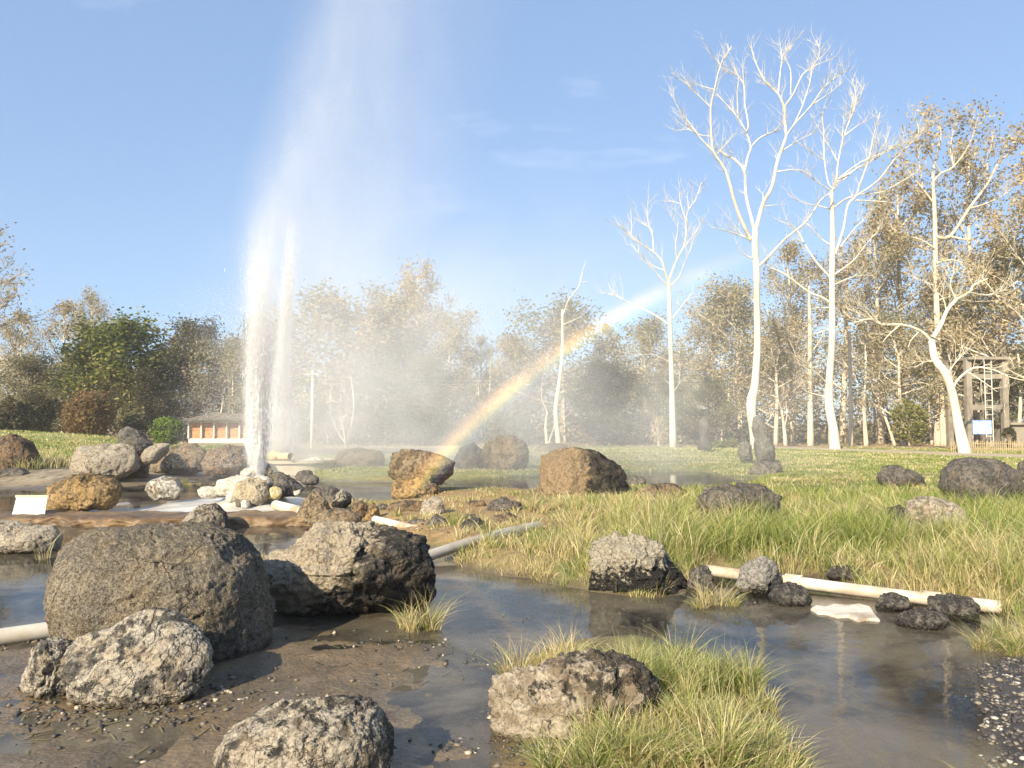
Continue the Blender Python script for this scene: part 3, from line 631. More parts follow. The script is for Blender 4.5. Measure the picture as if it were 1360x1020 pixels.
rock('rock', 'rounded tan grey stone behind the pointed grey one', [(556, 682), (560, 666), (574, 659), (588, 664), (592, 680), (584, 692), (562, 692)], 690, M_pale, 0.9, 5, 0.05, 1.0, 159, 0.01, 16, z0=0.05)
rock('rock', 'pointed grey stone beside the gap in the short white pipe', [(565, 702), (568, 690), (578, 682), (590, 688), (601, 706), (590, 710), (570, 710)], 709, M_grey, 0.9, 5, 0.05, 1.0, 160, 0.01, 16, z0=0.03)
rock('rock', 'small round brown stone in front of the short white pipe', blob(522, 689, 538, 700, 161), 699, M_brown, 0.9, 4, 0.05, 0.8, 161, z0=0.03)
rock('rock', 'flat grey stone lying on the short white pipe', blob(540, 689, 568, 701, 162), 702, M_grey, 0.7, 4, 0.05, 0.8, 162, z0=0.04)
rock('rock', 'dark craggy stone above the grey pipe', [(610, 706), (614, 692), (632, 686), (648, 694), (658, 708), (640, 714), (616, 714)], 713, M_black, 0.8, 5, 0.07, 1.2, 163, 0.012, 16, z0=0.05)
rock('rock', 'dark craggy stone behind the pair above the grey pipe', blob(614, 682, 640, 698, 164), 698, M_dark, 0.8, 5, 0.07, 1.2, 164, z0=0.05)
rock('rock', 'low brown flat stone above the right part of the grey pipe', [(644, 694), (652, 682), (676, 679), (700, 690), (704, 704), (670, 706), (648, 704)], 704, M_brown2, 0.8, 5, 0.05, 0.9, 165, z0=0.06)
rock('rock', 'dark lumpy stone in dry grass above the low brown flat one', [(646, 676), (652, 664), (672, 660), (692, 666), (700, 676), (680, 684), (654, 684)], 683, M_dark, 0.8, 5, 0.08, 1.2, 166, 0.012, 14, z0=0.08)
rock('rock', 'brown slab half hidden in the dry grass left of the lumpy stone', blob(616, 664, 646, 678, 167), 677, M_brown2, 0.7, 4, 0.06, 1.0, 167, z0=0.08)
rock('rock', 'small yellowish pebble heap stone between the craggy stones', blob(636, 685, 650, 696, 168), 696, M_ochre, 0.9, 4, 0.08, 1.2, 168, z0=0.05)
rock('rock', 'dark stone in the grass below the right end of the grey pipe', blob(668, 706, 694, 718, 169), 718, M_dark, 0.8, 4, 0.06, 1.0, 169, z0=0.1)
rock('rock', 'small dark boulder on the strip of far grass beyond the cairn', blob(392, 624, 416, 640, 170), 640, M_dark, 0.9, 4, 0.06, 1.0, 170, z0=0.08)
rock('rock', 'grey rock in front of the small dark boulder beyond the cairn', blob(398, 630, 425, 645, 171), 646, M_grey, 0.9, 4, 0.06, 1.0, 171, z0=0.0)
rock('rock', 'pale steaming mound of stone beyond the second jet', blob(406, 606, 430, 618, 172), 617, M_white, 0.9, 4, 0.05, 0.8, 172, z0=0.3)

# pebbles and grit: nobody could count them
def scatter_stones(name, pts, sizes, cols, mat, lv=1):
    S, F = ico(lv); n = len(pts); nv_ = len(S)
    rng = np.random.default_rng(5)
    ang = rng.uniform(0, 6.28, n); sc = rng.uniform(0.55, 1.2, (n, 3)); sc[:, 2] *= 0.6
    A = S[None] * (sc * sizes[:, None])[:, None, :] * (1 + 0.25 * rng.standard_normal((n, nv_, 1)))
    ca, sa = np.cos(ang)[:, None], np.sin(ang)[:, None]
    X = A[:, :, 0] * ca - A[:, :, 1] * sa; Yv = A[:, :, 0] * sa + A[:, :, 1] * ca
    Vv = np.stack([X, Yv, A[:, :, 2]], 2) + pts[:, None, :]
    Ff = (F[None] + (np.arange(n) * nv_)[:, None, None]).reshape(-1, 3)
    o = mesh_np(name, Vv.reshape(-1, 3), tris=Ff, mat=mat, smooth=False, cols=np.repeat(cols, nv_, 0))
    return tag(o, kind='stuff')
m_peb, nt = new_mat('pebble'); k = N(nt)
vc = k.n('ShaderNodeVertexColor'); vc.layer_name = 'col'; nn = k.noise(k.n('ShaderNodeNewGeometry').outputs['Position'], 60, 4)
k.out(k.bsdf(k.mix(0.6, vc.outputs[0], k.mix(nn, (0.4, 0.4, 0.4), (1.6, 1.6, 1.6)), 'MULTIPLY'), 0.6, None, 0.5))
rng = np.random.default_rng(11)
def in_poly_pts(pg, n, edge=0.0):
    lo, hi = pg.min(0), pg.max(0); out_ = []
    c = rng.uniform(lo, hi, (n * 6, 2)); s = sdf(c[:, 0], c[:, 1], pg); c = c[s > edge]
    return c[:n]
g_ = in_poly_pts(GRAV, 4200, -0.05); g_ = g_[g_[:, 0] < 4.2]
zz = ground_z(g_[:, 0], g_[:, 1]); tone = rng.random(len(g_))
cc = np.where(tone[:, None] < 0.62, np.array([[0.06, 0.055, 0.05]]), np.where(tone[:, None] < 0.92, np.array([[0.2, 0.17, 0.13]]), np.array([[0.45, 0.41, 0.34]])))
scatter_stones('gravel', np.stack([g_[:, 0], g_[:, 1], zz + 0.003], 1), rng.uniform(0.007, 0.021, len(g_)), cc, m_peb)
# grit and small stones strewn over the mud, thicker round the boulders' feet
spots = []
for (px, py, n, sp) in ((160, 945, 190, 0.30), (270, 930, 70, 0.2), (90, 935, 80, 0.22), (650, 950, 140, 0.10), (640, 985, 90, 0.14), (560, 850, 90, 0.22), (640, 870, 60, 0.3), (400, 900, 60, 0.7), (200, 1000, 50, 0.5),
                       (1120, 800, 50, 0.3), (1250, 835, 40, 0.3), (720, 1005, 90, 0.15), (540, 720, 60, 0.5), (620, 705, 90, 0.6), (470, 700, 50, 0.4), (60, 850, 60, 0.25), (330, 725, 20, 0.3), (620, 790, 20, 0.3), (1170, 1000, 16, 0.4), (980, 800, 40, 0.2)):
    c = G(px, py)[:2]; spots.append(c + rng.standard_normal((n, 2)) * np.array([sp, sp * 0.7]))
g_ = np.concatenate(spots); zz = ground_z(g_[:, 0], g_[:, 1]); keep = zz > -0.03; g_, zz = g_[keep], zz[keep]; tone = rng.random(len(g_))
cc = np.where(tone[:, None] < 0.62, np.array([[0.05, 0.045, 0.038]]), np.where(tone[:, None] < 0.9, np.array([[0.16, 0.13, 0.09]]), np.array([[0.38, 0.33, 0.25]])))
scatter_stones('pebbles', np.stack([g_[:, 0], g_[:, 1], zz + 0.004], 1), rng.uniform(0.005, 0.018, len(g_)) * (1 + g_[:, 1] * 0.06), cc, m_peb)

# ------------------------------------------------------------------ basin, platform, pipes
m_rim = plain_mat('wet_brown_stone', (0.125, 0.078, 0.036), 0.5, 0.45, 5, 0.9, 0.04, dirt=(0.24, 0.16, 0.08), dirt_amt=0.8)
m_mineral, nt = new_mat('white_mineral'); k = N(nt)
ob_ = k.n('ShaderNodeTexCoord').outputs['Object']; n1 = k.noise(ob_, 1.4, 6, 0.6, 0.6); n2 = k.noise(ob_, 14, 5, 0.6)
sx = k.n('ShaderNodeSeparateXYZ'); nt.links.new(ob_, sx.inputs[0])
lf = k.maprange(k.math('ADD', sx.outputs[0], k.math('MULTIPLY', n1, 1.6)), -2.6, -0.2)
c = k.mix(lf, k.mix(n2, (0.16, 0.13, 0.10), (0.32, 0.27, 0.21)), k.mix(k.maprange(n1, 0.4, 0.6), (0.46, 0.42, 0.35), (0.66, 0.64, 0.60)))
k.out(k.bsdf(c, 0.35, k.bump(n2, 0.6, 0.012), 0.5))
basin = thing('spring_basin', 'long low stone basin with brown rim and white mineral floor under the near jet', 'basin', (-4.6, 13.6, 0))
def rim_slab(x0, x1, y0, y1, z1, seed, nx=90, ny=14, wob=0.10):
    xs = np.linspace(x0, x1, nx); v_, f_ = [], []
    pr0 = np.array([(0, -0.12), (0, 0.35), (0.02, 0.8), (0.06, 0.97), (0.16, 1.0), (0.5, 1.0), (0.85, 0.98), (0.97, 0.9), (1, 0.5), (1, -0.12)]); pq = np.linspace(0, 9, 46); prof = list(zip(np.interp(pq, range(10), pr0[:, 0]), np.interp(pq, range(10), pr0[:, 1])))
    xs_ = np.repeat(xs, len(prof)); py_ = np.tile([p[0] for p in prof], nx); pz_ = np.tile([p[1] for p in prof], nx)
    w_ = fbm(P2(xs_, py_ * 0, 0.8, seed), 3, seed) * wob
    Yy = y0 + (y1 - y0) * py_ + w_ + 0.10 * fbm(np.stack([xs_ * 4.5, py_ * 4, pz_ * 0.9], 1), 4, seed + 1)
    Zz = z1 * pz_ + 0.055 * fbm(P2(xs_, Yy, 3.8, seed), 5, seed + 2)
    npf = len(prof); vv = np.stack([xs_, Yy, Zz], 1)
    for i in range(nx - 1):
        for j in range(npf - 1): a = i * npf + j; f_.append((a, a + npf, a + npf + 1, a + 1))
    f_.append(tuple(range(npf))); f_.append(tuple((nx - 1) * npf + j for j in reversed(range(npf))))
    return vv, f_
O = np.array([-4.6, 13.6, 0])
vv, ff = rim_slab(-8.6, -2.55, 12.45, 13.55, 0.135, 4, nx=160); mesh_np('rim', vv - O, faces=ff, mat=m_rim, smooth=True, parent=basin)
gxs = np.linspace(-8.6, -3.6, 60); gys = np.linspace(13.4, 17.2, 40); GY, GX = np.meshgrid(gys, gxs, indexing='ij')
fz = 0.085 + 0.03 * fbm(P2(GX.ravel(), GY.ravel(), 1.5), 4, 77) + 0.26 * np.exp(-(((GX.ravel() + 4.85) / 0.62) ** 2 + ((GY.ravel() - 15.1) / 0.55) ** 2)) * (1 + 0.5 * fbm(P2(GX.ravel(), GY.ravel(), 5), 3, 79))
edge = np.minimum(np.minimum(GX.ravel() + 8.6, -3.6 - GX.ravel() + 0.5 * fbm(P2(GX.ravel(), GY.ravel(), 1.2), 3, 6)), 17.2 - GY.ravel() + 0.5 * fbm(P2(GX.ravel(), GY.ravel(), 1.0), 3, 8))
fz = fz - 0.22 * (1 - sstep(0.0, 0.7, edge)); fz = fz - 0.085 * sstep(-6.2, -7.2, GX.ravel() * 1.0)
i3 = (np.arange(39)[:, None] * 60 + np.arange(59)[None, :]).ravel()
mesh_np('mineral_floor', np.stack([GX.ravel(), GY.ravel(), fz], 1) - O, tris=np.stack([i3, i3 + 1, i3 + 61, i3 + 60], 1), mat=m_mineral, smooth=True, parent=basin)
# white foam running over the floor below the cairn
# platform of the far jet
plat = thing('spring_platform', 'low round pale platform under the far jet', 'platform', (-7.9, 26.0, 0))
pm = MB()
for (r0, z0_, z1_) in ((2.0, 0.0, 0.36), (2.1, 0.36, 0.44)):
    nn_ = 40; vs = [(r0 * math.cos(6.2832 * i / nn_), r0 * 0.7 * math.sin(6.2832 * i / nn_), z) for z in (z0_, z1_) for i in range(nn_)]
    pm.add(vs, [(i, (i + 1) % nn_, nn_ + (i + 1) % nn_, nn_ + i) for i in range(nn_)] + [tuple(nn_ + i for i in range(nn_))])
pm.build('deck', plain_mat('pale_stone', (0.52, 0.45, 0.33), 0.8, 0.2, 3, 0.5, 0.02), plat)
ym = plain_mat('sulphur_yellow', (0.66, 0.53, 0.26), 0.6, 0.25, 12, 0.4, 0.01)
def cyl_thing(name, label, cat, p0, p1, r, mat, sides=20, n=2, sag=0.0, ends=None, hollow=True, wob=0.0):
    p0, p1 = np.array(p0, float), np.array(p1, float); L = np.linalg.norm(p1 - p0)
    root = thing(name, label, cat, tuple((p0 + p1) / 2)); mid = (p0 + p1) / 2
    b = MB(); pts = []; rr_ = random.Random(int(abs(p0[0]) * 100))
    for i in range(n + 1):
        t_ = i / n; p = p0 + (p1 - p0) * t_ - mid; p[2] -= sag * 4 * t_ * (1 - t_); p[0] += wob * rr_.uniform(-1, 1); p[2] += wob * 0.3 * rr_.uniform(-1, 1)
        pts.append(p)
    b.tube(pts, [r] * (n + 1), sides, caps=not hollow)
    if hollow:
        b.tube([p for p in reversed(pts)], [r * 0.88] * (n + 1), sides, caps=False)
        d0 = (pts[1] - pts[0]); d0 = d0 / np.linalg.norm(d0)
        # annular end faces
        for e_ in (0, n):
            base_o = e_ * sides; base_i = (n + 1) * sides + (n - e_) * sides
            pass
    o = b.build('pipe_wall', mat, root, smooth=True)
    for (t_, col_len) in (ends or []):
        c_ = p0 + (p1 - p0) * t_ - mid; d_ = (p1 - p0) / L
        b2 = MB(); b2.tube([c_ - d_ * col_len / 2, c_ + d_ * col_len / 2], [r * 1.14] * 2, sides); b2.build('collar', mat, root, smooth=False)
    return root
m_pvc = plain_mat('white_pipe', (0.64, 0.59, 0.50), 0.45, 0.08, 3, 0.15, 0.004, dirt=(0.30, 0.22, 0.13), dirt_amt=0.95)
m_gpipe = plain_mat('grey_pipe', (0.40, 0.37, 0.32), 0.6, 0.15, 4, 0.3, 0.005, dirt=(0.22, 0.17, 0.11), dirt_amt=0.6)
a, b_ = G(938, 757, 0.10), G(1330, 806, 0.06)
cyl_thing('water_pipe', 'long white pipe lying along the far edge of the right pool', 'pipe', (a[0], a[1], 0.10), (b_[0], b_[1], 0.055), 0.056, m_pvc, 24, 10, 0.01, [(0.34, 0.16), (0.80, 0.14)], wob=0.008)
a, b_ = G(565, 741, 0.08), G(716, 708, 0.10)
cyl_thing('water_pipe', 'weathered grey pipe crossing the rubble towards the grass', 'pipe', (a[0], a[1], 0.09), (b_[0], b_[1], 0.20), 0.062, m_gpipe, 20, 8, -0.03, wob=0.006)
a, b_ = G(-60, 852, 0.07), G(120, 826, 0.07)
cyl_thing('water_pipe', 'grey white pipe running in behind the largest boulder', 'pipe', (a[0], a[1], 0.05), (b_[0], b_[1], 0.05), 0.066, plain_mat('dull_pipe', (0.56, 0.52, 0.45), 0.5, 0.12, 4, 0.2, 0.004, dirt=(0.34, 0.27, 0.18), dirt_amt=0.6), 24, 6, 0)
a, b_ = G(498, 690, 0.10), G(560, 704, 0.08)
cyl_thing('water_pipe', 'short white pipe lying in the rubble', 'pipe', (a[0], a[1], 0.10), (b_[0], b_[1], 0.07), 0.060, m_pvc, 18, 4)
a, b_ = G(594, 708, 0.06), G(614, 712, 0.06)
cyl_thing('water_pipe', 'stub of white pipe beside the pointed grey stone', 'pipe', (a[0], a[1], 0.06), (b_[0], b_[1], 0.055), 0.060, m_pvc, 18, 2)
a, b_ = G(366, 670, 0.18), G(412, 680, 0.16)
cyl_thing('water_pipe', 'short white pipe at the right foot of the cairn', 'pipe', (a[0], a[1], 0.17), (b_[0], b_[1], 0.13), 0.085, m_pvc, 18, 3)
a, b_ = V(372, 606, 25.2), V(386, 606, 24.6)
cyl_thing('drain_pipe', 'fat yellow stained pipe end beside the far jet', 'pipe', tuple(a), tuple(b_), 0.11, ym, 18, 2, hollow=True)
rock('rock', 'yellow sulphur coated stone at the foot of the far jet', blob(350, 598, 377, 613, 180), 0, rock_mat('stone_yellow', (0.5, 0.38, 0.16), (0.78, 0.68, 0.42), 0.6, 5, 20), 0.9, 4, 0.05, 0.8, 180, Y=25.4)
# white slab in the pool, white board on the rim
def slab_from_px(name, label, cat, px, z, th, mat, seed=3):
    pts = [G(x, y, z)[:2] for x, y in px]; c = np.mean(pts, 0); b = bmesh.new()
    vs = [b.verts.new((p[0] - c[0], p[1] - c[1], 0)) for p in pts]; f = b.faces.new(vs)
    bmesh.ops.recalc_face_normals(b, faces=[f])
    e = bmesh.ops.extrude_face_region(b, geom=[f]); top = [g for g in e['geom'] if isinstance(g, bmesh.types.BMVert)]
    for v_ in top: v_.co.z += th
    bmesh.ops.recalc_face_normals(b, faces=b.faces)
    bmesh.ops.bevel(b, geom=list(b.edges), offset=min(th * 0.25, 0.01), segments=2, affect='EDGES')
    me = bpy.data.meshes.new(name); b.to_mesh(me); b.free(); me.materials.append(mat)
    o = bpy.data.objects.new(name, me); COL.objects.link(o); o.location = (c[0], c[1], z - th); return tag(o, label, cat)
slab_from_px('concrete_slab', 'thin white slab lying in the shallow water below the white pipe', 'slab', [(1076, 807), (1084, 803), (1096, 805), (1108, 801), (1126, 803), (1140, 801), (1156, 805), (1160, 812), (1169, 822), (1152, 821), (1140, 823), (1126, 817), (1112, 818), (1096, 813), (1086, 813)], 0.022, 0.06, plain_mat('wet_white_slab', (0.66, 0.60, 0.50), 0.5, 0.2, 7, 0.4, 0.01, dirt=(0.3, 0.22, 0.13), dirt_amt=0.9))
board = thing('board', 'white flat board propped on the left end of the basin rim', 'board', tuple(V(40, 676, 13.2)))
bb = MB(); p = [V(17, 680, 12.9), V(60, 680, 12.9), V(63, 661, 13.35), V(22, 660, 13.35)]
o0 = V(40, 676, 13.2); q_ = [x - o0 for x in p]; q2 = [x - np.array([0, 0.02, 0.045]) for x in q_]
bb.add(q_ + q2, [(0, 1, 2, 3), (7, 6, 5, 4), (0, 4, 5, 1), (1, 5, 6, 2), (2, 6, 7, 3), (3, 7, 4, 0)]); bb.build('panel', plain_mat('white_board', (0.55, 0.53, 0.48), 0.5, 0.06, 6, 0.1, 0.003), board)
bb = MB(); bb.box(tuple((q_[2] + q_[3]) / 2 + np.array([0, 0.02, 0.015])), (0.56, 0.05, 0.04)); bb.build('batten', plain_mat('tan_batten', (0.5, 0.42, 0.3), 0.7), board)
# ------------------------------------------------------------------ trees traced limb by limb
m_white = plain_mat('bleached_bark', (0.60, 0.56, 0.47), 0.75, 0.10, 2.5, 0.5, 0.02, stretch=(3, 3, 0.6), dirt=(0.30, 0.25, 0.18), dirt_amt=0.55)
m_palebark = plain_mat('pale_bark', (0.60, 0.52, 0.40), 0.85, 0.25, 2.5, 0.7, 0.03, stretch=(4, 4, 0.5), dirt=(0.24, 0.19, 0.13), dirt_amt=0.6)
m_bark = plain_mat('grey_brown_bark', (0.36, 0.29, 0.20), 0.9, 0.3, 2, 0.7, 0.03, stretch=(4, 4, 0.5), dirt=(0.14, 0.11, 0.075), dirt_amt=0.6)
m_darkbark = plain_mat('dark_bark', (0.17, 0.135, 0.095), 0.9, 0.3, 2, 0.7, 0.03, stretch=(4, 4, 0.5))
def smooth_line(p, sub=3):
    p = [np.array(q, float) for q in p]
    if len(p) < 3: return p
    o = []
    for i in range(len(p) - 1):
        a, b, c, d = p[max(i - 1, 0)], p[i], p[i + 1], p[min(i + 2, len(p) - 1)]
        for s in range(sub):
            t_ = s / sub; o.append(0.5 * ((2 * b) + (c - a) * t_ + (2 * a - 5 * b + 4 * c - d) * t_ ** 2 + (3 * b - a - 3 * c + d) * t_ ** 3))
    o.append(p[-1]); return o
def traced_tree(name, label, cat, Y, trunk, limbs, mat, seed, twigs=1.0, twig_len=1.0, root_z=None, foliage=None, minr=0.011, group=None):
    """trunk/limbs: [(px,py,width_px)...]; limbs fan out in depth as well as sideways"""
    r = random.Random(seed)
    base = V(trunk[0][0], trunk[0][1], Y)
    gzb = ground_zp(base[0], Y); base[2] = gzb
    root = thing(name, label, cat, tuple(base), group)
    allp = []; mb = MB(); lb = MB(); tips = []
    pt = []
    for i, (x, y, w) in enumerate(trunk):
        p = V(x, y, Y + 0.25 * math.sin(i * 1.3 + seed)); allp.append((x, y, p[1])); pt.append((p, w * Y / FPX / 2))
    pt[0] = (base - np.array([0, 0, 0.3]), pt[0][1] * 1.15)
    line = smooth_line([np.append(p, rr_) for p, rr_ in pt])
    mb.tube([q[:3] - base for q in line], [max(q[3], minr) for q in line], 12)
    mb.build('trunk', mat, root, smooth=True)
    def twig(p, d, L, rad, lev):
        n = 3 if L > 0.5 else 2; pts = [p]; dd = d.copy()
        for i in range(n):
            dd = dd + np.array([r.uniform(-1, 1), r.uniform(-1, 1), r.uniform(-0.5, 0.9)]) * 0.28; dd /= np.linalg.norm(dd)
            pts.append(pts[-1] + dd * L / n)
        lb.tube([q - base for q in pts], [rad * (1 - 0.75 * i / n) for i in range(n + 1)], 3, caps=False)
        tips.append(pts[-1])
        if lev > 0:
            for _ in range(r.randint(1, 3)):
                i = r.randint(1, n); d2 = dd + np.array([r.uniform(-1, 1), r.uniform(-1, 1), r.uniform(-0.3, 0.9)]) * 0.9; d2 /= np.linalg.norm(d2)
                twig(pts[i], d2, L * r.uniform(0.45, 0.75), rad * 0.6, lev - 1)
    for li, (w0, w1, pts) in enumerate(limbs):
        x0, y0 = pts[0]
        near = min(allp, key=lambda a: (a[0] - x0) ** 2 + (a[1] - y0) ** 2); Yc = near[2]
        slope = r.uniform(-0.75, 0.75); pw = []
        acc = 0
        for i, (x, y) in enumerate(pts):
            if i: acc += math.hypot(x - pts[i - 1][0], y - pts[i - 1][1]) * Y / FPX
            yy = Yc + slope * acc * 0.6
            p = V(x, y, yy); allp.append((x, y, yy)); w = (w0 + (w1 - w0) * (i / (len(pts) - 1)) ** 0.8) * Y / FPX / 2
            pw.append(np.append(p, w))
        ln = smooth_line(pw)
        lb.tube([q[:3] - base for q in ln], [max(q[3] * 0.74 * (1 - 0.45 * (qi / (len(ln) - 1)) ** 3), minr) for qi, q in enumerate(ln)], 6, caps=False)
        tips.append(ln[-1][:3])
        L = sum(np.linalg.norm(ln[i + 1][:3] - ln[i][:3]) for i in range(len(ln) - 1))
        for _ in range(int(L * 1.25 * twigs) + 1):
            i = int((0.3 + 0.7 * r.random() ** 0.7) * (len(ln) - 1)); i = max(1, i)
            d = ln[i][:3] - ln[i - 1][:3]; d = d / (np.linalg.norm(d) + 1e-9)
            d = d + np.array([r.uniform(-1, 1), r.uniform(-1, 1), r.uniform(-0.2, 1)]) * 0.9; d /= np.linalg.norm(d)
            twig(ln[i][:3], d, r.uniform(0.5, 1.3) * twig_len, max(minr * 0.9, min(ln[i][3] * 0.5, minr * 1.5)), 1)
    lb.build('branches', mat, root, smooth=True)
    return root, tips, base

LIMB_A = [(8, 3, [(1003, 312), (998, 318), (989, 302), (977.6, 275), (969, 243), (961, 222), (948, 202), (945, 181), (944, 143), (949, 119), (957, 87), (972, 61)]),
 (2, 1, [(957, 87), (950, 78), (945, 75)]), (2.2, 1, [(949, 119), (933.5, 115), (923, 111)]), (2.6, 1, [(944, 143), (932, 131), (922, 122), (908, 108), (892, 96)]),
 (3, 1, [(948, 202), (930.6, 184), (916, 163.5), (902, 145), (889, 122)]), (2.4, 1, [(945, 181), (933, 180), (915, 172), (898, 160.6)]), (2, 1, [(933, 186), (916, 172), (895, 175)]),
 (2.4, 1, [(952, 205), (963, 193), (976, 177)]), (7, 4, [(1003, 310), (998, 290), (991, 260.6), (988.5, 228), (977.6, 213.5), (963, 205), (951, 197)]),
 (5, 2, [(988.5, 228), (994, 205), (997, 196), (991, 175), (980.6, 157.6), (969, 143), (951, 124)]), (4, 1.6, [(991, 175), (994, 166), (989, 137), (988, 113.5), (980.6, 102), (975, 93)]),
 (2, 1, [(988, 113.5), (987, 98), (986.5, 84)]), (2.6, 1.6, [(980.6, 157.6), (979, 125), (980.6, 102), (970, 98), (960, 94)]), (4, 2, [(997, 196), (1008, 184), (1020, 178), (1030, 174), (1036.5, 171)]), (2, 1, [(1020, 178), (1019, 169)]),
 (9, 3.4, [(1003, 308), (1007, 293), (1014, 269), (1025, 249), (1030.6, 222), (1036.5, 202), (1044, 181), (1042, 160.6), (1041, 143), (1033.5, 125), (1016, 107.6), (1004, 84), (997, 60.6)]),
 (3, 1, [(1033.5, 125), (1036.5, 93), (1039, 75), (1035, 55)]), (4, 1.5, [(1041, 143), (1054, 124), (1066, 99), (1077.6, 90), (1088, 74), (1086.5, 57.6)]), (2.6, 1, [(1050, 126), (1050, 93), (1042, 75), (1053, 59)]),
 (2, 1, [(1077.6, 90), (1092, 83), (1107, 78)]), (4, 1.5, [(1044, 181), (1054, 166.5), (1077.6, 140), (1092, 119), (1108, 104), (1125, 93)]), (2.2, 1, [(1077.6, 140), (1104, 122), (1119, 107.6)]),
 (3, 1.4, [(1054, 166.5), (1066, 140), (1076, 107.6), (1078, 90)]), (3, 1.2, [(1036.5, 202), (1060, 187), (1083.5, 175)]), (3, 1.2, [(1030.6, 228), (1040, 227), (1055.6, 225), (1077.6, 231)]),
 (3, 1.6, [(1014, 269), (1013, 257)]), (2.6, 1, [(1016, 274), (1030.6, 272)]), (4, 1.4, [(998, 320), (989, 315), (960, 305), (944, 302)]), (2.6, 1, [(989, 315), (978, 303), (969, 288.6)]),
 (6, 2.5, [(1007, 354), (1015, 347), (1028, 333), (1040, 320), (1051, 310.6), (1072, 293), (1089.4, 266.5), (1104, 254.7), (1112, 238)]), (3.4, 1.2, [(1004, 344), (989, 339), (980, 329)]), (2.6, 1.2, [(1003, 400), (997, 396)])]
treeA, tipsA, bA = traced_tree('white_tree', 'tallest leafless white tree, bent near its foot behind the upright slab', 'tree', 45,
    [(1005, 606, 14), (1001, 575, 11), (997.5, 537, 13), (1003, 508, 10.5), (1006, 450, 9), (1005, 400, 8.6), (1005, 364, 9), (1002.6, 328, 8.5), (1003, 306, 8)], LIMB_A, m_white, 3, twigs=2.8)
LIMB_B = [(4.5, 1.6, [(1104, 257.6), (1110, 243), (1113, 216.5), (1119, 187), (1124.7, 169), (1135, 143), (1136.5, 125), (1132, 104.7)]),
 (5.5, 2.4, [(1109, 338), (1120, 304.7), (1126, 272), (1136.5, 260.6), (1148, 228), (1154, 210.6), (1160, 181), (1169, 149)]), (3.6, 1.4, [(1136.5, 260.6), (1166, 240), (1186.5, 213.5), (1213, 187), (1220, 175), (1216, 154.7)]),
 (4, 1.6, [(1106, 277), (1124.7, 263.5), (1150, 257), (1172, 254.7), (1204, 237), (1220, 228)]), (3, 1.2, [(1136.5, 266), (1174.7, 268), (1198, 271)]), (4, 1.4, [(1110, 243), (1130.6, 228), (1154, 216.5), (1180.6, 199), (1207, 187)]),
 (3, 1.2, [(1113, 238), (1142, 216), (1174.7, 202), (1195, 193)]), (2.8, 1, [(1119, 187), (1120, 166.5), (1124.7, 137)]), (2.6, 1, [(1124.7, 169), (1129, 152), (1133.5, 125)]), (3.4, 1.4, [(1106, 250), (1100, 243), (1095, 213.5), (1094, 178), (1092, 152), (1094, 143)]),
 (2.4, 1, [(1095, 213.5), (1077.6, 202), (1063, 191.5)]), (2.8, 1, [(1112, 214), (1107, 205), (1095, 184), (1076, 152)]), (2.8, 1, [(1104, 254), (1083.5, 240), (1066, 225)]), (3, 1, [(1105, 278), (1089.4, 274), (1066, 269), (1054, 263.5)]),
 (5, 2.4, [(1103, 402), (1090, 394), (1074, 387.6), (1044.7, 365.6), (1027, 357), (1016, 350)]), (4.4, 1.6, [(1104, 370), (1083, 346.5), (1068, 323), (1060, 308), (1048, 299), (1029, 291)]), (3.6, 1.4, [(1106, 366), (1133, 346.5), (1150.6, 324), (1172, 299)]),
 (3, 1.2, [(1106, 379), (1130, 368.5), (1145, 366), (1159, 365.6)]), (2.6, 1.2, [(1103, 409), (1085, 409), (1068, 414)]), (2.6, 1.2, [(1105, 440), (1118, 427)]), (2.6, 1.1, [(1102, 437), (1083, 443.5), (1056.5, 455)]), (2.6, 1.2, [(1099, 510), (1083, 493.5), (1068, 487.6)]),
 (2.4, 1, [(1099, 528), (1071, 520)]), (2.8, 1.1, [(1116, 328), (1139, 299), (1157, 287)]), (2.8, 1, [(1104, 326), (1086.5, 313.5), (1072, 296)]), (2.6, 1, [(1119, 240), (1140, 222), (1157, 214), (1175, 190), (1180, 176)]), (2.2, 1, [(1130, 150), (1140, 135), (1148, 112)]), (2.4, 1, [(1122, 180), (1140, 166), (1153, 160)])]
treeB, tipsB, bB = traced_tree('white_tree', 'tall leafless white tree with wide slanting twigs right of the tallest one', 'tree', 45,
    [(1109, 604, 14), (1108, 576, 12), (1101, 537.6, 11.5), (1102, 496.5, 9.5), (1105, 452, 8.6), (1105, 408, 8), (1105, 364, 7.4), (1105.6, 320, 7), (1105.6, 280, 5.6), (1104, 256, 4.8)], LIMB_B, m_white, 5, twigs=2.8)
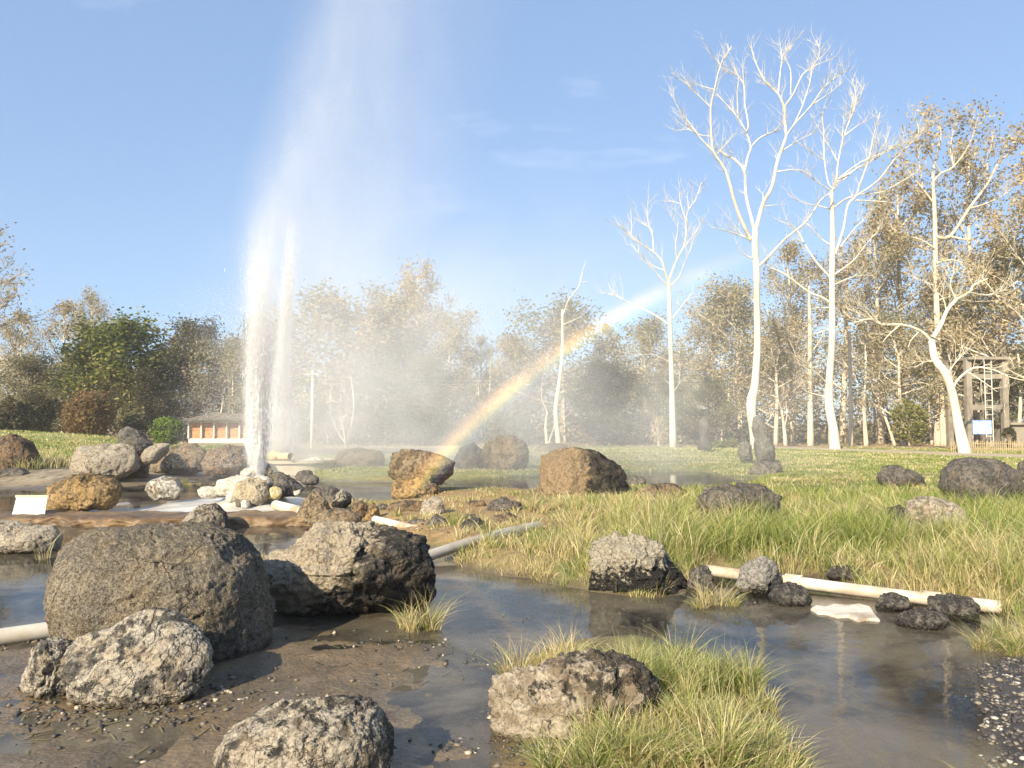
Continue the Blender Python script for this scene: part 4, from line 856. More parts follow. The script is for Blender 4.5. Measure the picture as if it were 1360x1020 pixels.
LIMB_C = [(5, 1.6, [(888, 373), (883, 360), (879, 346.7), (868, 335), (850, 323), (838, 313), (826, 302), (816.7, 294)]), (3, 1.2, [(868, 335), (866.7, 311.7), (862.5, 301.7), (859.5, 280), (862, 256.7)]),
 (2, 1, [(862.5, 301.7), (853, 296.7), (841.7, 287.5)]), (1.8, 0.9, [(838, 313), (838.7, 296.7), (836.7, 265)]), (2, 1, [(848, 322), (838, 316), (830, 308)]), (1.8, 0.9, [(848, 324), (848, 336), (840, 326.7), (830, 324)]),
 (3, 1.2, [(887, 380), (875, 366.7), (860, 350), (851.7, 345)]), (2, 1, [(881.7, 359), (866.7, 353), (858, 348)]), (5, 1.8, [(888, 373), (895, 355), (900, 343), (906.7, 330), (911, 313), (911, 291.7), (915, 278), (923, 266.7), (931.7, 241.7)]),
 (2.4, 1.1, [(911, 291.7), (906.7, 280), (903, 265), (902.8, 249)]), (1.9, 0.9, [(906, 291), (896, 277.5)]), (1.9, 0.9, [(904, 271), (896, 268), (887.5, 266)]), (2, 1, [(913, 290), (914, 300), (918, 312)]), (2.4, 1, [(906, 332), (913, 323), (923, 310), (932.5, 294)]),
 (2.2, 1, [(899, 343), (897, 330), (898, 318), (900, 301.7), (891.7, 288), (881.7, 264)]), (1.8, 0.9, [(920, 270), (919, 258), (921, 248)]), (1.8, 0.9, [(915, 278), (913, 263)]), (2.8, 1.2, [(889, 381), (901.7, 368), (910, 346.7), (917.5, 330), (923, 311.7)]),
 (3.4, 1.4, [(888, 431), (864.7, 415.6), (835, 402), (815, 392), (797, 389)]), (2.4, 1, [(890, 427), (908.8, 402), (920.6, 387.6)]), (2.2, 1, [(890, 482), (870.6, 471.5), (855, 471), (838, 474)]), (1.8, 0.9, [(891, 512), (883, 504)]), (2.2, 1.2, [(893, 524), (901.5, 510)])]
treeC, tipsC, bC = traced_tree('white_tree', 'middle sized white leafless tree standing inside the rainbow', 'tree', 47,
    [(894, 596, 9), (892.6, 526, 7.2), (891, 467, 6.4), (889.7, 423, 5.6), (888, 373, 5)], LIMB_C, m_white, 7, twigs=2.2)
LIMB_D = [(3, 1.2, [(747, 420), (750, 412), (756, 396.5), (769, 380), (773.5, 361), (779, 343.5)]), (1.8, 1, [(748, 431), (764.7, 424), (776.5, 417)]), (1.6, 0.9, [(770, 375), (779, 374)]), (2, 1.4, [(740, 524), (749, 520)]), (2, 1.4, [(738, 550), (734, 545)]), (1.8, 1, [(745, 490), (752, 488)])]
traced_tree('white_snag', 'thin white dead trunk with one crooked top branch', 'tree', 48,
    [(743, 590, 6.5), (738, 549, 6), (741, 520, 5.4), (744.7, 490.6, 4.4), (747, 461, 3.8), (747, 411, 2.8)], LIMB_D, m_white, 9, twigs=0.25)
traced_tree('pale_snag', 'small pale forked dead tree left of the thin white trunk', 'tree', 52,
    [(728, 592, 4.5), (724.5, 568, 3.4), (727, 548, 2.4)], [(2.4, 1.2, [(727, 548), (719, 526), (720.6, 505)]), (3.2, 1.4, [(729, 588), (736.8, 564), (741, 552)])], m_palebark, 11, twigs=0.6, minr=0.015)
traced_tree('pale_snag', 'small pale tree with three spread stems in the mist', 'tree', 52,
    [(459, 592, 4.5), (467, 560, 3.6), (470, 535, 2.2), (466, 500, 1.5)], [(3.2, 1.6, [(459, 590), (456, 570), (452, 556)]), (3, 1.4, [(458, 588), (447, 570), (444, 560)]), (2, 1, [(452, 556), (466, 548), (461, 543)])], m_palebark, 12, twigs=0.6, minr=0.015)
LIMB_E = [(9, 4, [(1239.6, 448), (1250, 431), (1257.5, 413), (1270, 398), (1288, 388), (1293, 379), (1312, 370)]), (6, 2.5, [(1238, 454), (1222, 439), (1196, 431), (1171, 431), (1155.5, 423.5), (1130, 430)]),
 (5, 2, [(1265, 520), (1271.5, 505), (1293, 488.6), (1319, 491), (1339, 500), (1362, 506)]), (3, 1.4, [(1285, 494), (1303, 505), (1324, 520)]), (3, 1.2, [(1250, 482), (1232, 479.6), (1214, 488.6)]), (3, 1.2, [(1222, 439), (1210, 452), (1206, 462)]),
 (3, 1.2, [(1257, 413), (1252, 395), (1240, 385)]), (3.4, 1.4, [(1288, 388), (1310, 392), (1335, 384), (1352, 372)]), (3, 1.3, [(1262, 510), (1262, 492), (1275, 475), (1290, 462)]), (3, 1.2, [(1196, 431), (1180, 445), (1172, 455)]), (3, 1.3, [(1270, 398), (1262, 378), (1268, 360)])]
traced_tree('leaning_tree', 'bare pale tree leaning left over the lawn with spreading bent limbs', 'tree', 40,
    [(1283, 604, 15), (1273, 564, 12), (1265, 523, 10.5), (1255, 495, 10.5), (1242, 478, 9.5), (1237, 452, 8)], LIMB_E, plain_mat('cream_bark', (0.74, 0.67, 0.53), 0.8, 0.12, 2.5, 0.6, 0.02, stretch=(3, 3, 0.6), dirt=(0.36, 0.29, 0.2), dirt_amt=0.5), 13, twigs=3.0, twig_len=1.3)

# ------------------------------------------------------------------ leafy trees
M_leaf = leaf_mat('leaves', 0.45, 0.75)
def leaf_quads(centers, n_each, spread, size, pal, seed, flat=0.6):
    rg = np.random.default_rng(seed); c = np.repeat(np.asarray(centers), n_each, 0); n = len(c)
    c = c + rg.standard_normal((n, 3)) * spread
    a = rg.standard_normal((n, 3)); a[:, 2] *= flat; a /= np.linalg.norm(a, axis=1)[:, None]
    b = rg.standard_normal((n, 3)); b -= (b * a).sum(1)[:, None] * a; b /= np.linalg.norm(b, axis=1)[:, None]
    s = size * rg.uniform(0.55, 1.35, n)[:, None]; a = a * s; b = b * s * 0.55
    v = np.stack([c - a, c + b, c + a, c - b], 1).reshape(-1, 3)
    f = np.arange(4 * n).reshape(n, 4)
    pal = np.array(pal); clump = (fbm(c * 0.45, 2, seed) * 0.5 + 0.5); idx = np.clip(((clump + rg.uniform(-0.35, 0.35, n)) * len(pal)).astype(int), 0, len(pal) - 1)
    col = pal[idx] * rg.uniform(0.85, 1.3, n)[:, None]
    return v, f, np.repeat(col, 4, 0)
PAL_TAN = [(0.46, 0.37, 0.225), (0.39, 0.315, 0.185), (0.50, 0.42, 0.26), (0.34, 0.28, 0.165), (0.43, 0.38, 0.20)]
PAL_OLIVE = [(0.22, 0.21, 0.11), (0.27, 0.25, 0.14), (0.17, 0.17, 0.09), (0.31, 0.28, 0.16), (0.24, 0.23, 0.12)]
PAL_GREEN = [(0.10, 0.13, 0.035), (0.16, 0.19, 0.05), (0.24, 0.25, 0.06), (0.08, 0.10, 0.03), (0.30, 0.27, 0.09)]
PAL_DARK = [(0.075, 0.075, 0.035), (0.10, 0.095, 0.045), (0.14, 0.12, 0.06), (0.055, 0.06, 0.03), (0.17, 0.14, 0.07)]
PAL_RUST = [(0.25, 0.15, 0.07), (0.30, 0.19, 0.08), (0.19, 0.12, 0.06), (0.22, 0.18, 0.07)]
def tree_proto(H, spread, trunk_frac, n_limb, pal, leaf_size, leaf_n, seed, trunk_r=0.16, up=0.6, leaf_spread=0.35, mat=None, top_w=0.6, sub=4, deep=2):
    """-> (trunk mesh, crown mesh): a trunk with limbs, boughs and twigs, and leaves round the twigs"""
    r = random.Random(seed); mb = MB(); tips = []
    lean = np.array([r.uniform(-0.04, 0.04), r.uniform(-0.04, 0.04)])
    n = 7; tp = []
    for i in range(n + 1):
        t_ = i / n; tp.append(np.array([lean[0] * H * t_ + r.uniform(-0.1, 0.1) * (i > 0), lean[1] * H * t_ + r.uniform(-0.1, 0.1) * (i > 0), -0.4 + (H * 0.93 + 0.4) * t_]))
    mb.tube(tp, [trunk_r * (1.15 - 1.0 * (i / n) ** 0.9) + 0.015 for i in range(n + 1)], 7)
    def at(t_):
        x = t_ * n; i = min(int(x), n - 1); return tp[i] + (tp[i + 1] - tp[i]) * (x - i)
    def grow(p, d, L, rad, lev):
        k_ = 3; pts = [p]; dd = d
        for i in range(k_):
            dd = dd + np.array([r.uniform(-1, 1), r.uniform(-1, 1), r.uniform(-0.45, 0.65)]) * 0.24; dd = dd / np.linalg.norm(dd); pts.append(pts[-1] + dd * L / k_)
        mb.tube(pts, [max(rad * (1 - 0.6 * i / k_), 0.012) for i in range(k_ + 1)], 4 if lev > 1 else 3, caps=False)
        tips.append(pts[-1])
        if lev <= deep - 1: tips.append(pts[-2])
        if lev > 0:
            for _ in range(sub if lev > 1 else 3):
                j = r.randint(1, k_); d2 = dd + np.array([r.uniform(-1, 1), r.uniform(-1, 1), r.uniform(-0.5, 0.8)]) * 0.95; d2 = d2 / np.linalg.norm(d2)
                grow(pts[j], d2, L * r.uniform(0.42, 0.62), rad * 0.5, lev - 1)
    for i in range(n_limb):
        t_ = trunk_frac + (0.98 - trunk_frac) * (i + r.random()) / n_limb; ang = i * 2.4 + r.uniform(-0.4, 0.4)
        tt_ = (t_ - trunk_frac) / (1 - trunk_frac); w = math.sin(math.pi * min(1, 0.25 + 0.75 * tt_)) * (1 - top_w) + top_w * (1 - 0.6 * tt_)
        d = np.array([math.cos(ang), math.sin(ang), up * (0.5 + tt_)]); d /= np.linalg.norm(d)
        grow(at(t_), d, spread * w * r.uniform(0.8, 1.2), trunk_r * (0.5 - 0.25 * tt_), deep)
    tr_o = mb.build('trunk', mat or m_bark, None, smooth=True); me_t = tr_o.data; bpy.data.objects.remove(tr_o)
    r.shuffle(tips); v, f, c = leaf_quads(tips, leaf_n, leaf_spread, leaf_size, pal, seed)
    lo = mesh_np('crown', v, tris=f, mat=M_leaf, cols=c); me_c = lo.data; bpy.data.objects.remove(lo)
    return me_t, me_c, H
PR = {
 'sparse': tree_proto(10, 2.6, 0.30, 13, PAL_TAN, 0.075, 3, 201, 0.15, 0.9, 0.25, m_palebark, deep=3),
 'sparse2': tree_proto(12, 2.8, 0.22, 15, PAL_TAN, 0.075, 3, 202, 0.17, 0.8, 0.25, m_palebark, deep=3),
 'bushy': tree_proto(9, 3.0, 0.16, 15, PAL_TAN + PAL_OLIVE[:2], 0.085, 4, 203, 0.17, 0.7, 0.34, m_palebark, deep=3),
 'olive': tree_proto(9, 3.1, 0.14, 15, PAL_OLIVE, 0.105, 24, 204, 0.18, 0.6, 0.45, m_darkbark),
 'green': tree_proto(8, 2.9, 0.14, 15, PAL_GREEN, 0.12, 30, 205, 0.17, 0.6, 0.42, m_darkbark),
 'dark': tree_proto(9, 2.7, 0.12, 15, PAL_DARK, 0.11, 28, 206, 0.17, 0.6, 0.40, m_darkbark),
 'bare': tree_proto(10, 2.8, 0.30, 14, PAL_TAN, 0.07, 1, 207, 0.13, 0.9, 0.25, m_bark, deep=3),
 'olive2': tree_proto(8, 3.3, 0.10, 16, PAL_OLIVE + PAL_TAN[:2], 0.10, 22, 208, 0.18, 0.45, 0.45, m_bark),
}
def place_tree(kind, label, px, top, Y, wid=1.0, rz=None, group='trees round the park', name='tree', cat='tree'):
    me_t, me_c, H = PR[kind]; p = V(px, 590, Y); gz_ = ground_zp(p[0], Y); ht = V(px, top, Y)[2] - gz_
    s = ht / H
    root = thing(name, label, cat, (p[0], Y, gz_), group)
    root.rotation_euler = (0, 0, rz if rz is not None else rnd.uniform(0, 6.28)); root.scale = (s * wid, s * wid, s)
    for nm, me in (('trunk', me_t), ('crown', me_c)):
        o = bpy.data.objects.new(nm, me); COL.objects.link(o); o.parent = root
    return root
TREES = [
 ('bare', 'nearly bare twiggy tree reaching in at the upper left edge', -28, 318, 52, 1.1), ('sparse2', 'thin brown tree at the left edge behind the low bushes', 22, 412, 60, 1.1),
 ('sparse2', 'tall brown thin leaved tree left of the spiky grey green one', 84, 400, 62, 1.2), ('sparse', 'spiky grey green tree rising highest over the left group', 122, 388, 70, 0.7),
 ('green', 'broad yellow green tree in the middle of the left group', 160, 432, 58, 1.25), ('olive', 'dark olive tree behind the round brown bush', 112, 462, 64, 1.2),
 ('dark', 'dark tree with dense round top left of the water jets', 264, 434, 62, 1.0), ('sparse2', 'grey brown tree left of the dense dark round topped one', 232, 446, 66, 0.9),
 ('olive2', 'dull tree speckled by spray just left of the near jet', 304, 458, 60, 0.9), ('dark', 'dark tree half hidden behind the near water jet', 342, 432, 66, 0.9), ('olive', 'low dark tree between the left tree groups', 206, 486, 62, 0.9),
 ('olive', 'low olive tree right above the left lawn mound', 40, 478, 56, 1.3), ('dark', 'dark tree over the overhead wires on the left', 180, 498, 55, 1.1),
 ('olive2', 'wide grey green tree veiled by mist right of the far jet', 452, 402, 60, 1.35), ('olive', 'dull green tree behind the veil of mist, left of the pale tall one', 506, 420, 64, 1.1), ('sparse', 'tall pale tree with airy open top above the mist', 551, 352, 66, 0.95),
 ('bushy', 'pale brown tree directly left of the tall airy one', 520, 392, 68, 1.1), ('bushy', 'tan brown tree right of the tall airy one', 598, 420, 64, 1.1), ('sparse2', 'low brown tree between the tall airy one and the rainbow', 640, 446, 68, 1.0),
 ('bushy', 'light brown tree crossed by the lower part of the rainbow', 684, 450, 66, 1.0), ('olive2', 'grey brown tree with rounded top behind the thin white trunk', 748, 412, 62, 1.0), ('sparse2', 'brown tree below the rainbow between two white trunks', 806, 430, 68, 1.0),
 ('bushy', 'pale brown tree behind the white tree in the rainbow', 858, 428, 66, 1.0), ('dark', 'dark green low tree beneath the rainbow right of the thin white trunk', 800, 486, 56, 1.3), ('olive', 'dark green low tree behind the misted boulders', 560, 480, 56, 1.3),
 ('olive', 'low green tree left of the stump on the lawn edge', 880, 500, 56, 1.1), ('dark', 'dark low tree in the mist right of the utility pole', 500, 500, 56, 1.2), ('bushy', 'tan tree between the rainbow tree and the tallest white tree', 948, 402, 62, 1.1),
 ('bushy', 'leafy tan tree just left of the tallest white trunk', 984, 380, 60, 1.0), ('sparse2', 'leafy brown tree between the two tallest white trunks', 1052, 322, 60, 1.0), ('bushy', 'brown tree low between the two tallest white trunks', 1030, 430, 56, 1.0),
 ('sparse', 'tall thin leaved tree behind the second tallest white trunk', 1120, 330, 62, 1.0), ('sparse2', 'tall brown tree left of the highest pale trunked tree', 1170, 285, 58, 0.95), ('sparse', 'airy tall tree close left of the highest pale trunked tree', 1202, 232, 60, 0.8),
 ('bushy', 'leafy tan tree low behind the green yellow bush', 1200, 420, 54, 1.0), ('sparse2', 'high brown tree right of the highest pale trunked tree', 1302, 186, 58, 0.8), ('bushy', 'olive brown tree drooping over the concrete tower', 1334, 330, 54, 1.1),
 ('sparse2', 'dark branched tree cut by the right edge, upper part', 1392, 200, 50, 0.9), ('bushy', 'leafy brown tree behind the concrete tower', 1290, 400, 62, 1.1), ('olive', 'low olive tree at the right edge behind the bamboo fence', 1372, 470, 52, 1.0),
 ('sparse2', 'brown tree behind the leaning tree', 1248, 360, 60, 0.9), ('olive', 'dull green low tree left of the tallest white trunk', 940, 505, 54, 1.1),
]
for kd, lb_, px, top, Y, wd in TREES: place_tree(kd, lb_, px, top, Y, wd)

# the highest tree on the right, traced
LIMB_F = [(7, 3, [(1242, 314), (1262, 314), (1287, 277), (1311, 245), (1326, 216), (1340, 204), (1350, 186)]), (5, 2, [(1239, 242), (1250, 230), (1267, 221), (1289, 189), (1299, 154.5)]), (4, 1.6, [(1240, 222), (1245, 203.6), (1250, 176.6), (1243, 150)]),
 (4, 1.6, [(1240, 270), (1225, 250), (1210, 232), (1196, 210)]), (4, 1.6, [(1242, 330), (1222, 318), (1200, 312), (1180, 300)]), (4, 1.6, [(1287, 277), (1305, 272), (1328, 262), (1345, 250)]), (4, 1.6, [(1262, 314), (1290, 318), (1315, 306)]), (4, 1.6, [(1243, 380), (1222, 372), (1200, 360)]),
 (4, 1.6, [(1243, 350), (1265, 345), (1290, 352), (1315, 342)]), (3.4, 1.4, [(1267, 221), (1262, 195), (1270, 165)]), (3.4, 1.4, [(1311, 245), (1312, 215), (1320, 180)]), (3.4, 1.4, [(1225, 250), (1222, 222), (1215, 195)]), (3, 1.2, [(1250, 230), (1232, 200), (1225, 172)]), (4, 1.6, [(1244, 400), (1270, 392), (1300, 398)])]
trF, tipsF, bF = traced_tree('tall_tree', 'highest pale trunked tree on the right with scattered dry leaves', 'tree', 54,
    [(1246, 592, 11), (1247, 530, 9), (1246, 460, 8), (1243, 380, 7), (1241.6, 289, 5.5), (1239, 240, 4), (1240, 222, 3.4)], LIMB_F, m_palebark, 17, twigs=1.6, twig_len=1.3, minr=0.015)
rr0 = np.random.default_rng(4); tf = np.array(tipsF)[rr0.permutation(len(tipsF))]
v, f, c = leaf_quads(tf[: int(len(tf) * 0.9)], 9, 0.34, 0.13, PAL_TAN + [(0.16, 0.12, 0.07)], 77); mesh_np('crown', v - bF, tris=f, mat=M_leaf, cols=c, parent=trF)
# dead leaves still caught in the lower twigs of the second white tree belong to the trees behind it
# pale bare trunks standing before the wood
def bare_trunk(label, Y, pts, seed, limbs=(), mat=None, name='pale_tree', cat='tree'):
    traced_tree(name, label, cat, Y, pts, list(limbs), mat or m_palebark, seed, twigs=0.5, minr=0.015)
bare_trunk('straight pole like pale trunk right of the second white tree', 52, [(1130, 597, 5.2), (1130, 540, 5), (1129, 490, 4.6), (1128, 440, 4)], 31)
bare_trunk('thick cream trunk between the two tallest white trees', 54, [(1076.5, 592, 8), (1076, 540, 7), (1075.6, 480, 6.2), (1075.6, 430, 5), (1074, 380, 3)], 32, [(2.6, 1.2, [(1076, 500), (1062, 485), (1050, 455), (1036, 440)]), (2.4, 1.2, [(1076, 470), (1090, 450), (1096, 430)])])
bare_trunk('forked pale trunk left of the thick cream one', 54, [(1044, 590, 5.4), (1041, 565, 4), (1038, 545, 3)], 33, [(2.8, 1.2, [(1042, 568), (1045, 552), (1044, 535)]), (2.4, 1.2, [(1038, 545), (1032, 525), (1028, 505)])])
bare_trunk('crooked pale trunk with short side limbs right of the pole like one', 54, [(1151, 591, 6), (1148, 556, 4.6), (1148, 530, 3.6), (1150, 490, 3), (1149, 455, 2)], 34, [(2.6, 1.2, [(1148, 548), (1140, 538), (1132, 532)]), (2.6, 1.2, [(1150, 500), (1166, 508), (1178, 522)])])
bare_trunk('slanting pale trunk left of the green yellow bush', 55, [(1190, 592, 4), (1180, 566, 3.4), (1172, 545, 3), (1160, 515, 2.4), (1150, 496, 1.8)], 35)
bare_trunk('pale trunk close beside the highest pale trunk', 53, [(1254, 594, 9), (1252, 555, 7.5), (1250, 520, 6), (1249, 480, 4)], 36)
bare_trunk('thin pale trunk left of the highest pale trunk', 56, [(1238, 590, 4), (1235, 550, 3.6), (1234, 510, 3)], 37)
bare_trunk('pale trunk at the right edge behind the bamboo fence', 52, [(1352, 600, 6), (1354, 560, 5), (1356, 510, 4), (1352, 470, 3)], 38, [(2.8, 1.2, [(1355, 520), (1346, 500), (1336, 492)])])
bare_trunk('pale trunk behind the second white tree, lower half', 56, [(1103, 590, 4.6), (1102, 550, 4), (1103, 510, 3.2)], 39)
bare_trunk('thin leaning dark trunk in the wood right of the tallest white tree', 58, [(1028, 592, 2.6), (1031, 560, 2.2), (1034, 530, 1.8)], 40, mat=m_bark)
bare_trunk('slender brown trunk left of the tallest white tree', 58, [(968, 592, 3), (967, 550, 2.6), (968, 505, 2)], 41)
bare_trunk('slender brown trunk next to the stump', 58, [(948, 592, 3), (948, 550, 2.4), (946, 500, 1.8)], 42)

# ------------------------------------------------------------------ bushes
def bush(label, px0, px1, top, base, Y, pal, seed, n=3000, size=0.11, cat='bush', stems=9, shape=1.0, stemcol=None, fan=0.5):
    r = random.Random(seed); a_, b_ = V(px0, base, Y), V(px1, base, Y); cx = (a_[0] + b_[0]) / 2; w = (b_[0] - a_[0]) / 2
    z0 = ground_zp(cx, Y); h = V(px0, top, Y)[2] - z0
    root = thing('bush', label, cat, (cx, Y, z0)); mb = MB(); tips = []
    for i in range(stems):
        a = r.uniform(0, 6.28); q = r.uniform(0.1, 1) ** 0.6
        e = np.array([math.cos(a) * w * q * 0.85, math.sin(a) * w * q * 0.85, h * math.sqrt(max(0.1, 1 - (q * 0.85) ** 2)) * r.uniform(0.75, 0.98)])
        m_ = e * 0.5 * np.array([fan, fan, 1.0]) ; pts = smooth_line([np.zeros(3) + [m_[0] * 0.1, m_[1] * 0.1, -0.1], m_, e], 4)
        mb.tube(pts, [0.035 * (1 - 0.7 * j / (len(pts) - 1)) for j in range(len(pts))], 4, caps=False)
        tips += [pts[j] for j in range(len(pts) // 3, len(pts))]
    mb.build('stems', stemcol or m_bark, root, smooth=True)
    rg = np.random.default_rng(seed); d = rg.standard_normal((n, 3)); d /= np.linalg.norm(d, axis=1)[:, None]; rad = rg.random(n) ** 0.28
    d = d * rad[:, None]; lump = 0.80 + 0.28 * fbm(d * 2.2 + seed, 3, seed)
    c_ = np.stack([d[:, 0] * w * lump, d[:, 1] * w * lump, h * 0.52 + d[:, 2] * h * 0.50 * lump * shape], 1)
    keep = fbm(c_ * 1.8, 3, seed + 4) > -0.22; v, f, c = leaf_quads(c_[keep], 2, 0.05, size, pal, seed)
    mesh_np('foliage', v, tris=f, mat=M_leaf, cols=c, parent=root)
bush('round reddish brown bush at the edge of the left lawn', 80, 156, 513, 573, 50, PAL_RUST, 51, 4200, 0.10)
bush('bright green bush in front of the left wood', 198, 246, 549, 590, 40, [(0.16, 0.24, 0.04), (0.22, 0.30, 0.05), (0.10, 0.15, 0.03)], 52, 2600, 0.075)
bush('dark green low bush at the left edge', -20, 48, 524, 572, 50, PAL_DARK, 53, 3800, 0.11)
bush('yellow green sprawling bush left of the round reddish one', 20, 76, 516, 572, 56, PAL_GREEN, 54, 3200, 0.11)
bush('dull brown bush right of the round reddish one', 150, 200, 530, 586, 54, PAL_OLIVE, 55, 3000, 0.11)
bush('dry upright twiggy bush left of the rainbow white tree foot', 862, 888, 548, 594, 50, PAL_TAN, 56, 500, 0.07, stems=26, stemcol=m_palebark, fan=0.5)
bush('green yellow upright bush among pale trunks on the right', 1178, 1240, 524, 594, 50, [(0.24, 0.25, 0.08), (0.18, 0.20, 0.06), (0.32, 0.29, 0.11)], 57, 2600, 0.09, stems=34, stemcol=m_palebark, fan=0.45)
bush('low light green weed clump by the stump', 964, 1004 - 24, 583, 600, 47, PAL_GREEN, 58, 700, 0.08)
bush('low light green weed patch between stump and upright slab', 944, 966, 586, 599, 46, PAL_GREEN, 59, 600, 0.08)
bush('small dark green bush by the concrete wall at the right edge', 1332, 1350, 566, 598, 46, PAL_DARK, 60, 900, 0.08)
bush('dark green bush between the pale trunks left of the tallest white tree', 900, 960, 540, 594, 55, PAL_DARK, 61, 3000, 0.11)
bush('low dark bush in the mist under the rainbow', 770, 850, 540, 594, 55, PAL_DARK + PAL_GREEN[:2], 62, 3400, 0.11)
bush('grey green bush in the mist left of the forked snag', 640, 716, 540, 594, 55, PAL_OLIVE, 63, 3400, 0.11)
bush('dark bush in the mist behind the balanced boulder', 520, 604, 535, 594, 54, PAL_DARK, 64, 3600, 0.11)
bush('spray soaked brown bush right of the far jet', 392, 446, 520, 594, 56, PAL_OLIVE, 65, 2600, 0.11)
# deeper wood that reads as one mass
rg = np.random.default_rng(8)
n = 9000; X = rg.uniform(-82, 84, n); Yw = rg.uniform(70, 98, n); prof = 0.55 + 0.45 * (fbm(P2(X, X * 0, 0.09, 3), 3, 4)); edge_up = np.interp(X, [-82, -40, -20, 0, 20, 40, 84], [7.5, 8.0, 8.5, 7.6, 10.0, 13, 14])
Z = ground_z(X, Yw) + rg.random(n) ** 0.75 * edge_up * (0.55 + 0.45 * prof)
v, f, c = leaf_quads(np.stack([X, Yw, Z], 1), 11, 0.8, 0.17, PAL_TAN + PAL_OLIVE[:3] + PAL_TAN[:3], 91)
tag(mesh_np('woodland', v, tris=f, mat=M_leaf, cols=c), kind='stuff')
n = 3400; X = rg.uniform(-62, 62, n); Yw = rg.uniform(57, 70, n); Z = ground_z(X, Yw) + rg.random(n) * 3.4 * (0.6 + 0.5 * fbm(P2(X, Yw, 0.3), 2, 9))
v, f, c = leaf_quads(np.stack([X, Yw, Z], 1), 9, 0.5, 0.15, PAL_DARK + PAL_OLIVE + PAL_TAN[:3], 92)
tag(mesh_np('undergrowth', v, tris=f, mat=M_leaf, cols=c), kind='stuff')
mb = MB(); r = random.Random(5)
for i in range(170):
    x = r.uniform(-60, 64); y = r.uniform(58, 84); z = ground_zp(x, y); hh_ = r.uniform(4, 9); a = r.uniform(-0.5, 0.5)
    mb.tube([(x, y, z - 0.2), (x + a * 0.5, y, z + hh_ * 0.5), (x + a, y, z + hh_)], [0.11, 0.085, 0.03], 5, caps=False)
tag(mb.build('woodland_stems', m_palebark, smooth=True), kind='stuff')
# fallen leaves under the wood
n = 6000; X = rg.uniform(-45, 60, n); Yw = rg.uniform(50, 60, n); keep = Yw > 52 - np.clip((X - 8) * 0.25, 0, 8)
v, f, c = leaf_quads(np.stack([X, Yw, ground_z(X, Yw) + 0.03], 1)[keep], 2, 0.05, 0.09, PAL_TAN, 93, 0.1)
tag(mesh_np('fallen_leaves', v, tris=f, mat=M_leaf, cols=c), kind='stuff')

# ------------------------------------------------------------------ grass
M_grass = leaf_mat('grass_blade', 0.40, 0.5)
def blades(px, py, pz, h, w, lean_dir, lean, col, seg=3, tipcol=None):
    n = len(px); rg = np.random.default_rng(n + seg)
    ang = rg.uniform(0, 6.28, n); sx_, sy_ = np.cos(ang), np.sin(ang)
    lx, ly = np.cos(lean_dir), np.sin(lean_dir)
    vs = []; cs = []
    for s in range(seg + 1):
        t_ = s / seg; off = lean * h * t_ ** 2; zz = h * (t_ - 0.35 * lean * t_ ** 2.5)
        cx, cy_ = px + lx * off, py + ly * off; ww = w * (1 - t_ ** 1.6) * 0.5
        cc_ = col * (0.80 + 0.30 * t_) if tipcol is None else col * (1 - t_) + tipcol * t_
        if s < seg:
            vs.append(np.stack([cx - sx_ * ww, cy_ - sy_ * ww, pz + zz], 1)); vs.append(np.stack([cx + sx_ * ww, cy_ + sy_ * ww, pz + zz], 1)); cs += [cc_, cc_]
        else: vs.append(np.stack([cx, cy_, pz + zz], 1)); cs.append(cc_)
    nv_ = 2 * seg + 1; vv = np.stack(vs, 1).reshape(-1, 3); cc_ = np.stack(cs, 1).reshape(-1, 3)
    fl = []
    for s in range(seg - 1): a = 2 * s; fl += [(a, a + 1, a + 3), (a, a + 3, a + 2)]
    fl.append((2 * seg - 2, 2 * seg - 1, 2 * seg))
    ff = (np.array(fl)[None] + (np.arange(n) * nv_)[:, None, None]).reshape(-1, 3)
    return vv, ff, cc_
GREENS = np.array([(0.22, 0.28, 0.06), (0.30, 0.35, 0.085), (0.15, 0.21, 0.045), (0.38, 0.40, 0.13)])
STRAWS = np.array([(0.62, 0.52, 0.27), (0.72, 0.64, 0.40), (0.48, 0.37, 0.18), (0.54, 0.50, 0.22)])
